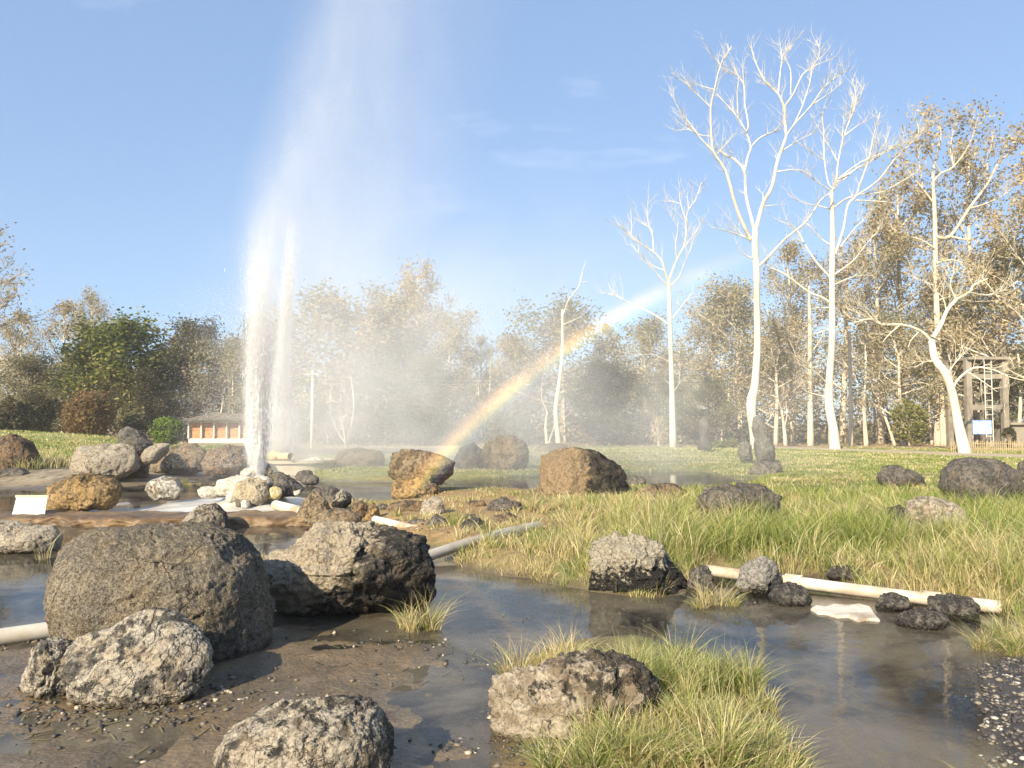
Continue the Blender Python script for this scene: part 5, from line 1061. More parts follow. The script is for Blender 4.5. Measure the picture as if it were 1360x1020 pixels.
def grass_field(name, x, y, hscale, dry_bias, seg=3, wmin=0.005, seed=1, hmin=0.5, clump=1.3, wk=0.00095, per=0):
    rg = np.random.default_rng(seed); n = len(x)
    if per:      # blades stand in tufts and lean out from each tuft's middle
        nc_ = max(1, n // per); ci = rg.integers(0, nc_, n); sg_ = (0.035 + 0.004 * y[ci]) * rg.uniform(0.5, 1.4, nc_)[ci]
        ox, oy = rg.normal(0, 1, n) * sg_, rg.normal(0, 1, n) * sg_; x = x[ci] + ox; y = y[ci] + oy; tl = np.arctan2(oy, ox) + rg.normal(0, 0.6, n); tq = np.hypot(ox, oy) / sg_; ts = (0.45 + 1.1 * rg.random(nc_) ** 1.4)[ci]; td = rg.normal(0, 0.36, nc_)[ci]
        hscale = hscale[ci] if hasattr(hscale, '__len__') else hscale; dry_bias = dry_bias[ci] if hasattr(dry_bias, '__len__') else dry_bias
    else: tl = rg.uniform(0, 6.28, n); tq = rg.uniform(0, 1.5, n); ts = np.ones(n); td = np.zeros(n)
    z = ground_z(x, y); ok = z > -0.005; x, y, z = x[ok], y[ok], z[ok]; n = len(x); tl, tq, ts, td = tl[ok], tq[ok], ts[ok], td[ok]
    hs = hscale[ok] if hasattr(hscale, '__len__') else hscale
    db = dry_bias[ok] if hasattr(dry_bias, '__len__') else dry_bias
    cl = fbm(P2(x, y, clump, seed), 3, seed) ; h = ts * hs * (0.75 + 0.55 * cl) * rg.uniform(hmin, 1.15, n)
    dryf = sstep(-0.3, 0.35, fbm(P2(x, y, 0.8, seed + 3), 4, seed + 3) + db + td + rg.normal(0, 0.16, n))
    g = GREENS[rg.integers(0, 4, n)]; s = STRAWS[rg.integers(0, 4, n)]
    pick = (rg.random(n) < dryf)[:, None]; col = np.where(pick, s, g) * rg.uniform(0.75, 1.25, n)[:, None]
    ld = tl; lean = np.clip(0.12 + 0.42 * tq * rg.uniform(0.5, 1.3, n), 0.05, 1.15) * np.where(pick[:, 0], 1.15, 1.0)
    w = np.maximum(wmin, wk * y) * rg.uniform(0.7, 1.3, n)
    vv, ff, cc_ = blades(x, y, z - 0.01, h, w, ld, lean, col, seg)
    return tag(mesh_np(name, vv, tris=ff, mat=M_grass, cols=cc_), kind='stuff')
def tufted(x, y, seed, dens=0.55, s=2.6):
    return fbm(P2(x, y, s, seed), 2, seed) > (0.15 - dens)
rg = np.random.default_rng(21)
# bank: density falls with distance, blades widen
n = 620000; yb = 6.3 * (30 / 6.3) ** (rg.random(n) ** 1.0); xb = rg.uniform(-0.72, 0.78, n) * yb
s = sdf(xb, yb, BANK); pd = sdf(xb, yb, POND); sp_ = sdf(xb, yb, SPIT); rn = fbm(P2(xb, yb, 1.6, 7), 3, 55)
ok = (s > 0.08 + 0.25 * rn) & (pd < -0.25 + 0.3 * rn) & (rg.random(n) < np.where(sp_ > -0.2, 0.30, 1.0))
keep = rg.random(n) < np.clip(0.34 + 0.9 * (rn + 0.3), 0.12, 1)
ok &= keep; xb, yb, s = xb[ok], yb[ok], s[ok]; rnd_ok = rg.random(len(xb)) < 0.62; xb, yb, s = xb[rnd_ok], yb[rnd_ok], s[rnd_ok]
hz = np.interp(yb, [6, 9, 13, 18, 24, 30], [0.40, 0.50, 0.38, 0.13, 0.09, 0.10]) * np.interp(xb / yb, [-0.15, 0.0, 0.1, 0.2], [0.45, 0.62, 0.85, 1.1]) * (0.45 + 0.55 * sstep(0.0, 0.8, s))
db = np.interp(xb / yb, [-0.2, 0.0, 0.12, 0.30, 0.5], [0.30, 0.22, 0.08, -0.26, -0.12]) + 0.25 * (1 - sstep(0.0, 0.7, s))
grass_field('grass', xb, yb, hz * 1.08, db, 3, 0.0055, 3, per=26)
# far lawn
n = 130000; yl = rg.uniform(24, 47, n); xl = rg.uniform(-0.75, 0.78, n) * yl; s = sdf(xl, yl, BANK); s2 = sdf(xl, yl, LEFTG); pd = sdf(xl, yl, POND)
ok = ((s > 0.3) | (s2 > 0.4)) & (pd < -0.3) & (sdf(xl, yl, ROAD) < 0); grass_field('lawn_grass', xl[ok], yl[ok], 0.11, -0.02, 2, 0.02, 4, wk=0.0014, clump=0.5)
# left meadow
n = 60000; yl = rg.uniform(15, 33, n); xl = rg.uniform(-0.85, -0.25, n) * yl; s2 = sdf(xl, yl, LEFTG); ok = s2 > 0.1
grass_field('meadow_grass', xl[ok], yl[ok], np.interp(yl[ok], [15, 20, 25, 28, 33], [0.5, 0.62, 0.6, 0.2, 0.12]), 0.02, 3, 0.012, 5)
# tussocks: each a plant of its own
def tussock(label, cxy, rx, ry, n, h, dry, seed, w=0.0055, outw=0.6, z=None, name='grass_clump', weeds=0):
    rg = np.random.default_rng(seed); nt_ = max(3, n // 75); a = rg.uniform(0, 6.28, nt_); q = np.sqrt(rg.random(nt_)); ci = rg.integers(0, nt_, n); ox, oy = rg.normal(0, 0.024, n), rg.normal(0, 0.024, n)
    x = cxy[0] + (np.cos(a) * q * rx)[ci] + ox; y = cxy[1] + (np.sin(a) * q * ry)[ci] + oy; q = q[ci]; a = np.arctan2(oy + 0.02 * np.sin(a[ci]) * q, ox + 0.02 * np.cos(a[ci]) * q); tsz = rg.uniform(0.55, 1.3, nt_)[ci]; tdr = rg.normal(0, 0.25, nt_)[ci]
    zz = ground_z(x, y); hh_ = h * tsz * rg.uniform(0.35, 1.15, n) * (0.72 + 0.4 * fbm(P2(x, y, 5, seed), 2, seed))
    pick = (rg.random(n) < dry + tdr + 0.25 * fbm(P2(x, y, 6, seed + 1), 2, seed))[:, None]
    col = np.where(pick, STRAWS[rg.integers(0, 4, n)], GREENS[rg.integers(0, 4, n)]) * rg.uniform(0.75, 1.25, n)[:, None]
    ld = a + rg.normal(0, 0.9, n); lean = np.clip(rg.normal(0.45, 0.25, n) + outw * q * 0.5, 0.03, 1.3)
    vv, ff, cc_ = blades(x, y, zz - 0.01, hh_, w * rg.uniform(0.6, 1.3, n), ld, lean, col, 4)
    o = np.array([cxy[0], cxy[1], ground_zp(*cxy)])
    ob = mesh_np(name, vv - o, tris=ff, mat=M_grass, cols=cc_); ob.location = o
    return tag(ob, label, 'grass clump', 'grass clumps by the water')
c = G(905, 985, 0.08)[:2]; tussock('large yellow green grass clump right of the flat topped blotchy boulder', c, 0.56, 0.42, 7600, 0.30, 0.58, 301, 0.0055)
c = G(850, 905, 0.06)[:2]; tussock('green grass clump behind the flat topped blotchy boulder', c, 0.45, 0.26, 3000, 0.36, 0.55, 302, 0.0055)
c = G(735, 915, 0.05)[:2]; tussock('straw coloured thin grass tuft at the left shoulder of the blotchy boulder', c + np.array([0.0, 0.25]), 0.30, 0.16, 900, 0.32, 0.8, 303, 0.005)
c = G(950, 915, 0.06)[:2]; tussock('upright green clump at the back of the large foreground clump', c, 0.34, 0.26, 2200, 0.36, 0.45, 304, 0.0055)
c = G(820, 1020, 0.08)[:2]; tussock('drooping grass clump in front of the blotchy boulder', c, 0.34, 0.14, 1700, 0.28, 0.45, 305, 0.0055)
c = G(545, 835, 0.02)[:2]; tussock('dry straw grass tuft at the right foot of the jagged layered boulder', c, 0.18, 0.12, 330, 0.55, 0.82, 306, 0.0062, 0.9)
c = G(1352, 838, 0.1)[:2]; tussock('pale drooping grass clump at the right end of the white pipe', c, 0.42, 0.28, 1900, 0.34, 0.72, 307, 0.0065, 0.9)
c = G(1352, 1035, 0.06)[:2]; tussock('dry grass clump in the lower right corner by the gravel', c, 0.20, 0.10, 420, 0.22, 0.70, 308, 0.0045, 0.9)
c = G(942, 800, 0.03)[:2]; tussock('dead grass tuft hanging right of the black crusted boulder', c, 0.20, 0.12, 460, 0.38, 0.88, 309, 0.006, 0.9)
c = G(355, 742, 0.02)[:2]; tussock('pale dry grass tuft between the two largest boulders', c, 0.30, 0.15, 420, 0.26, 0.97, 310, 0.008, 0.9)
c = G(1240, 722, 0.17)[:2]; tussock('dead straw draped in front of the pale fractured boulder', c, 0.5, 0.25, 600, 0.5, 0.9, 311, 0.008, 0.9)
c = G(985, 712, 0.17)[:2]; tussock('tall blades leaning in front of the sunken dark brown boulder', c, 0.6, 0.25, 700, 0.55, 0.5, 312, 0.008, 0.7)
c = G(760, 680, 0.1)[:2]; tussock('long yellow stalks at the foot of the large brown boulder', c, 0.9, 0.4, 900, 0.48, 0.75, 313, 0.010, 0.5)
c = G(62, 742, 0.0)[:2]; tussock('few dry stalks beside the pale square block', c, 0.5, 0.15, 26, 0.7, 1.0, 314, 0.008, 0.9)
c = G(262, 640, 0.05)[:2]; tussock('dry brown grass below the wide brown boulders on the left', c, 1.3, 0.5, 700, 0.22, 0.98, 315, 0.014, 0.8)
# seed stalks standing over the foreground grass
def stalks(x, y, h, seed, w=0.004):
    rg = np.random.default_rng(seed); n = len(x); z = ground_z(x, y); col = STRAWS[rg.integers(0, 4, n)] * 1.05
    return blades(x, y, z, h, np.full(n, w), rg.uniform(0, 6.28, n), rg.uniform(0.05, 0.7, n), col, 5)
c1 = G(940, 960, 0.08)[:2]; c2 = G(760, 900, 0.06)[:2]; c3 = G(1010, 940, 0.07)[:2]
pp = np.concatenate([c1 + rg.standard_normal((60, 2)) * [0.36, 0.2], c2 + rg.standard_normal((24, 2)) * [0.25, 0.1], c3 + rg.standard_normal((26, 2)) * [0.2, 0.2]])
pp = pp[sdf(pp[:, 0], pp[:, 1], ISLE) > 0.05]
vv, ff, cc_ = stalks(pp[:, 0], pp[:, 1], rg.uniform(0.25, 0.5, len(pp)), 9, 0.0032)
tag(mesh_np('dry_stalks', vv, tris=ff, mat=M_grass, cols=cc_), kind='stuff')
# floating scraps and fallen straws on the mud
n = 150; q = G(120, 950)[:2] + rg.standard_normal((n, 2)) * [0.6, 0.3]; q = np.concatenate([q, G(620, 870)[:2] + rg.standard_normal((90, 2)) * [0.7, 0.5]]); L = rg.uniform(0.02, 0.12, len(q)); an = rg.uniform(0, 6.28, len(q)); zz = np.maximum(ground_z(q[:, 0], q[:, 1]), 0) + 0.006
a_ = np.stack([q[:, 0], q[:, 1], zz], 1); d_ = np.stack([np.cos(an) * L, np.sin(an) * L, zz * 0 + 0.004], 1); p_ = np.stack([-np.sin(an) * 0.004, np.cos(an) * 0.004, zz * 0], 1)
vv = np.stack([a_ - p_, a_ + p_, a_ + d_ + p_, a_ + d_ - p_], 1).reshape(-1, 3); ff = np.arange(len(vv)).reshape(-1, 4)
tag(mesh_np('straw_litter', vv, tris=ff, mat=M_grass, cols=np.repeat(STRAWS[rg.integers(0, 4, len(q))] * 0.5, 4, 0)), kind='stuff')

# ------------------------------------------------------------------ built things far off
m_conc = plain_mat('weathered_concrete', (0.27, 0.24, 0.19), 0.85, 0.25, 1.5, 0.4, 0.02, dirt=(0.2, 0.16, 0.11), dirt_amt=0.6)
m_whitep = plain_mat('white_paint', (0.55, 0.51, 0.45), 0.6, 0.05, 2)
m_steel = plain_mat('grey_steel', (0.35, 0.34, 0.32), 0.5)
# pavilion
Yp = 53; pc = V(283, 585, Yp); gz_ = ground_zp(pc[0], Yp); sc_ = Yp / FPX; pav_z = gz_
pav = thing('pavilion', 'low open pavilion with white posts and orange brown panels behind the near jet', 'pavilion', (pc[0], Yp, pav_z))
Wp = 82 * sc_; topz = V(283, 559, Yp)[2] - pav_z
def part_box(name, c, d, mat, parent, rz=0):
    b = MB(); b.box((0, 0, 0), d, rz); o = b.build(name, mat, parent); o.location = c; return o
part_box('base_wall', (Wp * 0.25, 0, 0.15), (Wp, 3.0, 0.3), m_whitep, pav)
part_box('fascia', (Wp * 0.25, 0, topz - 0.06), (Wp + 0.3, 3.3, 0.12), m_whitep, pav)
for i in range(6): part_box('post', (-Wp * 0.25 + i * Wp / 5, -1.5, topz / 2 + 0.09), (0.09, 0.14, topz - 0.42), m_whitep, pav)
m_or = plain_mat('orange_brown_panel', (0.42, 0.20, 0.085), 0.8, 0.25, 3)
for i in range(5): part_box('panel', (-Wp * 0.25 + (i + 0.5) * Wp / 5, -1.3, 0.3 + (topz - 0.42) / 2), (Wp / 5 - 0.1, 0.08, topz - 0.44), m_or, pav)
b = MB(); hw, hd = Wp / 2 + 0.5, 2.1; b.add([(-hw, -hd, 0), (hw, -hd, 0), (hw, hd, 0), (-hw, hd, 0), (-hw * 0.45, 0, 0.5), (hw * 0.45, 0, 0.5)], [(3, 2, 1, 0), (0, 1, 5, 4), (1, 2, 5), (2, 3, 4, 5), (3, 0, 4)])
ro = b.build('roof', plain_mat('thatch_roof', (0.15, 0.125, 0.09), 0.9, 0.3, 3, 0.6, 0.05), pav); ro.location = (Wp * 0.25, 0, topz + 0.012)
# utility pole with wires
def pole_thing(label, px, top, base, Y, wpx):
    p = V(px, base, Y); z = ground_zp(p[0], Y); h = V(px, top, Y)[2] - z; t_ = thing('utility_pole', label, 'pole', (p[0], Y, z))
    b = MB(); b.tube([(0, 0, -0.3), (0, 0, h)], [wpx * Y / FPX / 2, wpx * Y / FPX / 2 * 0.75], 10); b.build('shaft', plain_mat('pole_concrete', (0.66, 0.60, 0.50), 0.8, 0.1, 2), t_, smooth=True)
    part_box('crossarm', (0, -0.14, h - 0.25), (0.9, 0.09, 0.09), m_steel, t_); return p[0], Y, z + h
P1 = pole_thing('slim pale utility pole right of the far jet', 414, 492, 590, 49, 4.4)
def wires(label, p0, p1, n, sag):
    b = MB()
    for i in range(n):
        pts = []
        for j in range(15):
            t_ = j / 14; q = np.array(p0) * (1 - t_) + np.array(p1) * t_; q[2] -= sag * 4 * t_ * (1 - t_) + i * 0.22; pts.append(q)
        b.tube(pts, [0.016] * 15, 3, caps=False)
    o = b.build('overhead_wires', plain_mat('black_cable', (0.05, 0.05, 0.05), 0.5)); tag(o, label, 'wires')
wires('three sagging wires in front of the left trees up to the utility pole', tuple(V(110, 519, 48.5)), (P1[0], P1[1] - 0.14, P1[2] - 0.2), 3, 0.5)
wires('three thin wires running right from the utility pole across the wood', (P1[0], P1[1] - 0.14, P1[2] - 0.2), tuple(V(1000, 494, 48.5)), 3, 0.4)
# concrete tower with ladder and board
Yt = 50; base = V(1312, 597, Yt); zt = ground_zp(base[0], Yt); u = Yt / FPX
tw = thing('concrete_tower', 'weathered concrete frame tower with ladder among trees on the right', 'tower', (base[0], Yt, zt))
zb = lambda py: V(1312, py, Yt)[2] - zt
Ht = zb(478)
for sx_ in (-1, 1):
    for sy_ in (0, 1): part_box('column', (sx_ * 24 * u, sy_ * 2.2, Ht / 2), (0.34, 0.34, Ht), m_conc, tw)
for zz_ in (zb(541), zb(500)):
    part_box('beam', (0, 0, zz_), (48 * u - 0.35, 0.30, 0.30), m_conc, tw); part_box('beam', (0, 2.2, zz_), (48 * u - 0.35, 0.30, 0.30), m_conc, tw)
part_box('platform', (0.2, 1.1, Ht + 0.08), (62 * u, 3.0, 0.16), m_conc, tw)
lad = MB(); 
for sx_ in (-1, 1): lad.tube([(sx_ * 0.22, -0.25, 0), (sx_ * 0.22, -0.25, Ht)], [0.03, 0.03], 6)
for i in range(int(Ht / 0.45)): lad.tube([(-0.22, -0.25, 0.3 + i * 0.45), (0.22, -0.25, 0.3 + i * 0.45)], [0.022, 0.022], 5)
lad.build('ladder', plain_mat('pale_steel', (0.62, 0.58, 0.5), 0.5), tw)
# blue white board on legs in front of the tower
Ys = 48; sp0 = V(1305, 597, Ys); zs = ground_zp(sp0[0], Ys); u = Ys / FPX
sg = thing('notice_board', 'blue edged white board standing before the concrete tower', 'sign', (sp0[0], Ys, zs))
z1, z2 = V(1305, 577, Ys)[2] - zs, V(1305, 558, Ys)[2] - zs; wS = 26 * u
b = MB(); b.box((0, 0, (z1 + z2) / 2), (wS, 0.05, z2 - z1)); b.build('board', plain_mat('blue_paint', (0.14, 0.26, 0.55), 0.5), sg)
msg, nt = new_mat('printed_face'); k = N(nt); ob_ = k.n('ShaderNodeTexCoord').outputs['Object']; nn = k.noise(ob_, 5, 3, 0.5)
k.out(k.bsdf(k.mix(k.maprange(nn, 0.52, 0.60), (0.68, 0.76, 0.86), (0.25, 0.42, 0.70)), 0.4, None, 0.4))
b = MB(); b.box((0, -0.035, (z1 + z2) / 2), (wS - 0.10, 0.02, z2 - z1 - 0.10)); b.build('face', msg, sg)
for sx_ in (-1, 1):
    b = MB(); b.tube([(sx_ * wS * 0.46, 0.05, -0.1), (sx_ * wS * 0.46, 0.05, z2)], [0.035, 0.035], 6); b.build('leg', m_steel, sg)
# bamboo fence: a rail pair and narrow pickets a couple of pixels wide
Yf = 41; f0, f1 = V(1262, 605, Yf), V(1460, 612, Yf); L = f1[0] - f0[0]; zf = ground_zp((f0[0] + f1[0]) / 2, Yf)
fence = thing('bamboo_fence', 'low bamboo picket fence right of the leaning tree', 'fence', ((f0[0] + f1[0]) / 2, Yf, zf)); m_bam = plain_mat('bamboo', (0.40, 0.31, 0.18), 0.6, 0.2, 3)
for zz_ in (0.16, 0.42):
    b = MB(); b.tube([(-L / 2, 0, zz_), (L / 2, 0, zz_)], [0.022, 0.022], 6); b.build('rail', m_bam, fence)
r = random.Random(3); npk = int(L / 0.105); pick_me = None
b = MB()
for i in range(npk):
    x = -L / 2 + (i + 0.5) * L / npk; h_ = 0.55 + r.uniform(-0.05, 0.05); t_ = r.uniform(-0.03, 0.03)
    b.tube([(x, -0.035, -0.05), (x + t_, -0.035, h_)], [0.024, 0.022], 5)
pk = b.build('pickets', m_bam, fence); pk['kind'] = 'stuff'
# concrete block wall at the right edge
Yw_ = 50; w0 = V(1386, 597, Yw_); zw = ground_zp(w0[0], Yw_); wl_ = thing('block_shed', 'plain weathered shed with flat roof at the right edge behind the fence', 'shed', (w0[0], Yw_ + 1.5, zw)); hS = V(1386, 564, Yw_)[2] - zw
part_box('wall', (0, 0, hS / 2), (80 * Yw_ / FPX, 3.0, hS), plain_mat('grey_render', (0.28, 0.25, 0.20), 0.9, 0.2, 1.5, 0.4, 0.02), wl_)
part_box('roof', (0, 0, hS + 0.07), (80 * Yw_ / FPX + 0.5, 3.5, 0.14), m_conc, wl_)

# ------------------------------------------------------------------ the water jets, spray and mist
m_jet, nt = new_mat('white_water'); k = N(nt)
d1 = k.n('ShaderNodeBsdfDiffuse'); d1.inputs[0].default_value = (0.93, 0.93, 0.93, 1); t1 = k.n('ShaderNodeBsdfTranslucent'); t1.inputs[0].default_value = (0.93, 0.93, 0.93, 1)
mx = k.n('ShaderNodeMixShader'); mx.inputs[0].default_value = 0.35; nt.links.new(d1.outputs[0], mx.inputs[1]); nt.links.new(t1.outputs[0], mx.inputs[2]); k.out(mx.outputs[0])
def shards(c, size, aspect, seed, tilt=0.12):
    """small stretched drops: four-sided double cones standing along the flow"""
    n = len(c); rg = np.random.default_rng(seed); ax = np.stack([rg.normal(0, tilt, n), rg.normal(0, tilt, n), np.ones(n)], 1); ax /= np.linalg.norm(ax, axis=1)[:, None]
    a = np.cross(ax, rg.standard_normal((n, 3))); a /= np.linalg.norm(a, axis=1)[:, None]; b2 = np.cross(ax, a)
    s = size[:, None]; L = ax * s * aspect
    v = np.stack([c - L, c + a * s, c + (-0.5 * a + 0.87 * b2) * s, c + (-0.5 * a - 0.87 * b2) * s, c + L], 1).reshape(-1, 3)
    fl = np.array([(0, 2, 1), (0, 3, 2), (0, 1, 3), (4, 1, 2), (4, 2, 3), (4, 3, 1)]); ff = (fl[None] + (np.arange(n) * 5)[:, None, None]).reshape(-1, 3)
    return v, ff
V1 = V(342, 634, 15.05); V1 = np.array([V1[0], 15.05, V1[2]])
V2 = V(368, 607, 26.0); V2 = np.array([V2[0], 26.0, 0.45])
rg = np.random.default_rng(77)
gy1 = thing('geyser', 'near jet of white water bursting from the stone cairn', 'geyser', tuple(V1))
# near jet: core, then widening fountain
n = 50000; z = 4.8 * rg.random(n) ** 1.7; wd = np.interp(z, [0, 0.3, 1.0, 2.0, 3.0, 4.6], [0.05, 0.09, 0.125, 0.17, 0.22, 0.34]); ctr = np.interp(z, [0, 1, 2, 3, 4.6], [0, 0.0, -0.02, 0.0, 0.02])
c = np.stack([ctr + rg.normal(0, 1, n) * wd * 0.62, rg.normal(0, 1, n) * wd * 0.55, z], 1); keep = rg.random(n) < np.interp(z, [0, 1.0, 2.6, 3.4, 4.6], [1, 0.6, 0.20, 0.05, 0.0])
v, f = shards(c[keep], rg.uniform(0.0018, 0.0050, keep.sum()), 14.0, 1, 0.07); mesh_np('jet', v, tris=f, mat=m_jet, parent=gy1, smooth=True)
gy2 = thing('geyser', 'far jet, a taller narrow column of water rising from the round platform', 'geyser', tuple(V2))
n = 46000; z = 7.8 * rg.random(n) ** 1.5; wd = np.interp(z, [0, 0.3, 1.0, 2.0, 3.2, 7.8], [0.16, 0.30, 0.32, 0.18, 0.13, 0.24]); cx_ = np.interp(z, [0, 1.5, 3.5, 7.8], [-0.05, 0.0, 0.16, 0.38])
c = np.stack([cx_ + rg.normal(0, 1, n) * wd * 0.5, rg.normal(0, 1, n) * wd * 0.5, z], 1); keep = rg.random(n) < np.interp(z, [0, 2.0, 4.0, 6.0, 7.8], [1, 0.8, 0.3, 0.08, 0.0])
v, f = shards(c[keep], rg.uniform(0.003, 0.009, keep.sum()), 12.0, 2, 0.07); mesh_np('jet', v, tris=f, mat=m_jet, parent=gy2, smooth=True)
# bright solid cores of the columns: nested sheets of broken water
def core(parent, zs, rs, cx, seed, alphas=(0.95, 0.7, 0.45)):
    for j, al in enumerate(alphas):
        m, nt = new_mat('water_column'); k = N(nt); tc = k.n('ShaderNodeTexCoord').outputs['Object']
        mp = k.n('ShaderNodeMapping'); mp.inputs['Scale'].default_value = (1, 1, 0.10); nt.links.new(tc, mp.inputs[0])
        st = k.noise(mp.outputs[0], 22, 4, 0.65); fine_ = k.noise(tc, 34, 3, 0.7); s3 = k.n('ShaderNodeSeparateXYZ'); nt.links.new(tc, s3.inputs[0])
        fade = k.maprange(s3.outputs[2], zs[-1] * 0.15, zs[-1], 0.0, 0.50)
        a_ = k.math('SUBTRACT', k.math('ADD', k.math('MULTIPLY', st, 0.65), k.math('MULTIPLY', fine_, 0.35)), k.math('ADD', fade, 0.50 - 0.30 * al))
        a_ = k.maprange(a_, 0.0, 0.16, 0, min(0.96, al), True)
        d1 = k.n('ShaderNodeBsdfDiffuse'); d1.inputs[0].default_value = (0.95, 0.95, 0.95, 1); t1 = k.n('ShaderNodeBsdfTranslucent'); t1.inputs[0].default_value = (0.95, 0.95, 0.95, 1)
        mx = k.n('ShaderNodeMixShader'); mx.inputs[0].default_value = 0.4; nt.links.new(d1.outputs[0], mx.inputs[1]); nt.links.new(t1.outputs[0], mx.inputs[2])
        tr = k.n('ShaderNodeBsdfTransparent'); m2 = k.n('ShaderNodeMixShader'); k.set(m2.inputs[0], a_); nt.links.new(tr.outputs[0], m2.inputs[1]); nt.links.new(mx.outputs[0], m2.inputs[2]); k.out(m2.outputs[0])
        b = MB(); n_ = 60; zz = [zs[0] + (zs[-1] - zs[0]) * i / n_ for i in range(n_ + 1)]
        b.tube([(float(np.interp(z_, zs, cx)), 0, z_) for z_ in zz], [float(np.interp(z_, zs, rs)) * (0.55 + 0.38 * j) for z_ in zz], 28, caps=False)
        o = b.build('water_core', m, parent, smooth=True); v = np.array([q.co[:] for q in o.data.vertices]); rr_ = fbm(v * np.array([7, 7, 1.5]) + seed + j, 3, seed + j)
        c0 = np.interp(v[:, 2], zs, cx); v[:, 0] = c0 + (v[:, 0] - c0) * (1 + 0.5 * rr_); v[:, 1] *= 1 + 0.5 * rr_; o.data.vertices.foreach_set('co', v.astype(np.float32).ravel())
core(gy1, [-0.05, 0.3, 1.0, 2.0, 3.2], [0.07, 0.12, 0.17, 0.20, 0.24], [0, 0, -0.02, 0, 0], 5)
core(gy2, [-0.1, 0.3, 1.1, 2.0, 3.5, 6.6], [0.30, 0.40, 0.34, 0.19, 0.13, 0.14], [-0.05, -0.04, 0.0, 0.05, 0.16, 0.33], 9)
# loose drops round both
ZL = [0, 0.4, 1.5, 2.9, 4.3, 5.5, 6.2, 6.9, 7.7, 8.4, 9.2, 10.5, 12]
XL = [-0.12, -0.22, -0.27, -0.30, -0.27, -0.12, 0.15, 0.33, 0.52, 0.74, 1.0, 1.5, 2.2]
XR = [0.12, 0.32, 0.75, 2.0, 3.5, 4.2, 4.5, 4.7, 4.9, 5.1, 5.3, 5.6, 5.9]
n = 36000; z = 9.6 * rg.random(n) ** 1.1; z = z * rg.uniform(0.55, 1, n); xl_, xr_ = np.interp(z, ZL, XL), np.interp(z, ZL, XR); q = rg.beta(1.2, 2.6, n); x = xl_ + (xr_ - xl_) * q
y = rg.normal(0, 1, n) * np.minimum((xr_ - xl_) * 0.25, 0.6); x = np.where((rg.random(n) < 0.30) & (z < 4.5), -0.1 + rg.normal(0, 0.38, n) * np.clip(1.4 - z / 6, 0.3, 1.4), x)
v, f = shards(np.stack([x, y, z], 1), rg.uniform(0.0016, 0.0036, n), 1.6, 3, 0.5); mesh_np('spray', v, tris=f, mat=m_jet, parent=gy1)['kind'] = 'stuff'
n = 16000; z = 6 * rg.random(n) ** 1.6; x = rg.normal(0.1, 0.42, n) * np.interp(z, [0, 2, 6], [1.3, 0.9, 0.8]); y = rg.normal(0, 0.4, n)
v, f = shards(np.stack([x, y, z], 1), rg.uniform(0.004, 0.009, n), 1.6, 4, 0.5); mesh_np('spray', v, tris=f, mat=m_jet, parent=gy2)['kind'] = 'stuff'
n = 9000; z = 3.4 * rg.random(n) ** 1.3; x = -0.25 - rg.gamma(1.6, 0.32, n); y = rg.normal(0, 0.5, n); z = z + 0.2
v, f = shards(np.stack([x, y, z], 1), rg.uniform(0.0022, 0.0046, n), 1.5, 6, 0.6); mesh_np('spray', v, tris=f, mat=m_jet, parent=gy1)['kind'] = 'stuff'
# mist as real volumes
def curve_node(k, v, xs, ys, lo, hi):
    d = k.n('ShaderNodeFloatCurve'); cm = d.mapping; cm.use_clip = False; cv = cm.curves[0]; pts = list(zip(xs, ys))
    while len(cv.points) < len(pts): cv.points.new(0.5, 0.5)
    mx_ = max(xs)
    for p, (a, b) in zip(cv.points, pts): p.location = (a / mx_, (b - lo) / (hi - lo)); p.handle_type = 'VECTOR'
    cm.update(); k.set(d.inputs['Value'], k.math('DIVIDE', v, mx_)); return k.math('ADD', k.math('MULTIPLY', d.outputs[0], hi - lo), lo)
m_mist, nt = new_mat('rising_mist'); k = N(nt)
tc = k.n('ShaderNodeTexCoord').outputs['Object']; s3 = k.n('ShaderNodeSeparateXYZ'); nt.links.new(tc, s3.inputs[0]); X_, Y_, Z_ = s3.outputs
mp = k.n('ShaderNodeMapping'); mp.inputs['Scale'].default_value = (1.0, 1.0, 0.42); mp.inputs['Rotation'].default_value = (0, 0.25, 0); nt.links.new(tc, mp.inputs[0]); nz = k.noise(mp.outputs[0], 1.15, 4, 0.6, 0.4)
xl_ = k.math('ADD', curve_node(k, Z_, ZL, XL, -1, 3), k.math('MULTIPLY', k.math('SUBTRACT', nz, 0.5), k.math('MULTIPLY', Z_, 0.09)))
xr_ = curve_node(k, Z_, ZL, XR, 0, 6)
wdt = k.math('SUBTRACT', xr_, xl_); u_ = k.math('DIVIDE', k.math('SUBTRACT', X_, xl_), wdt)
prof = k.math('MULTIPLY', k.maprange(u_, 0.0, 0.09, 0, 1, True), k.math('POWER', k.math('MAXIMUM', k.math('SUBTRACT', 1.0, u_), 0.0), 1.4))
yy_ = k.math('DIVIDE', Y_, k.math('ADD', k.math('MULTIPLY', wdt, 0.24), 0.10)); gau = k.math('POWER', 2.71828, k.math('MULTIPLY', k.math('MULTIPLY', yy_, yy_), -1.0))
zf_ = curve_node(k, Z_, [0, 1.5, 3.0, 5.0, 6.5, 8.0, 9.5, 12], [2.2, 0.9, 0.34, 0.22, 0.18, 0.135, 0.10, 0.0], 0, 3)
den = k.math('MULTIPLY', k.math('MULTIPLY', prof, gau), k.math('MULTIPLY', zf_, k.maprange(nz, 0.30, 0.68, 0.30, 1.5)))
pv = k.n('ShaderNodeVolumePrincipled'); pv.inputs['Color'].default_value = (1, 1, 1, 1); pv.inputs['Anisotropy'].default_value = 0.0; k.set(pv.inputs['Density'], k.math('MULTIPLY', den, 1.5)); k.out(None, pv.outputs[0])
m_mist.cycles.volume_step_rate = 0.22
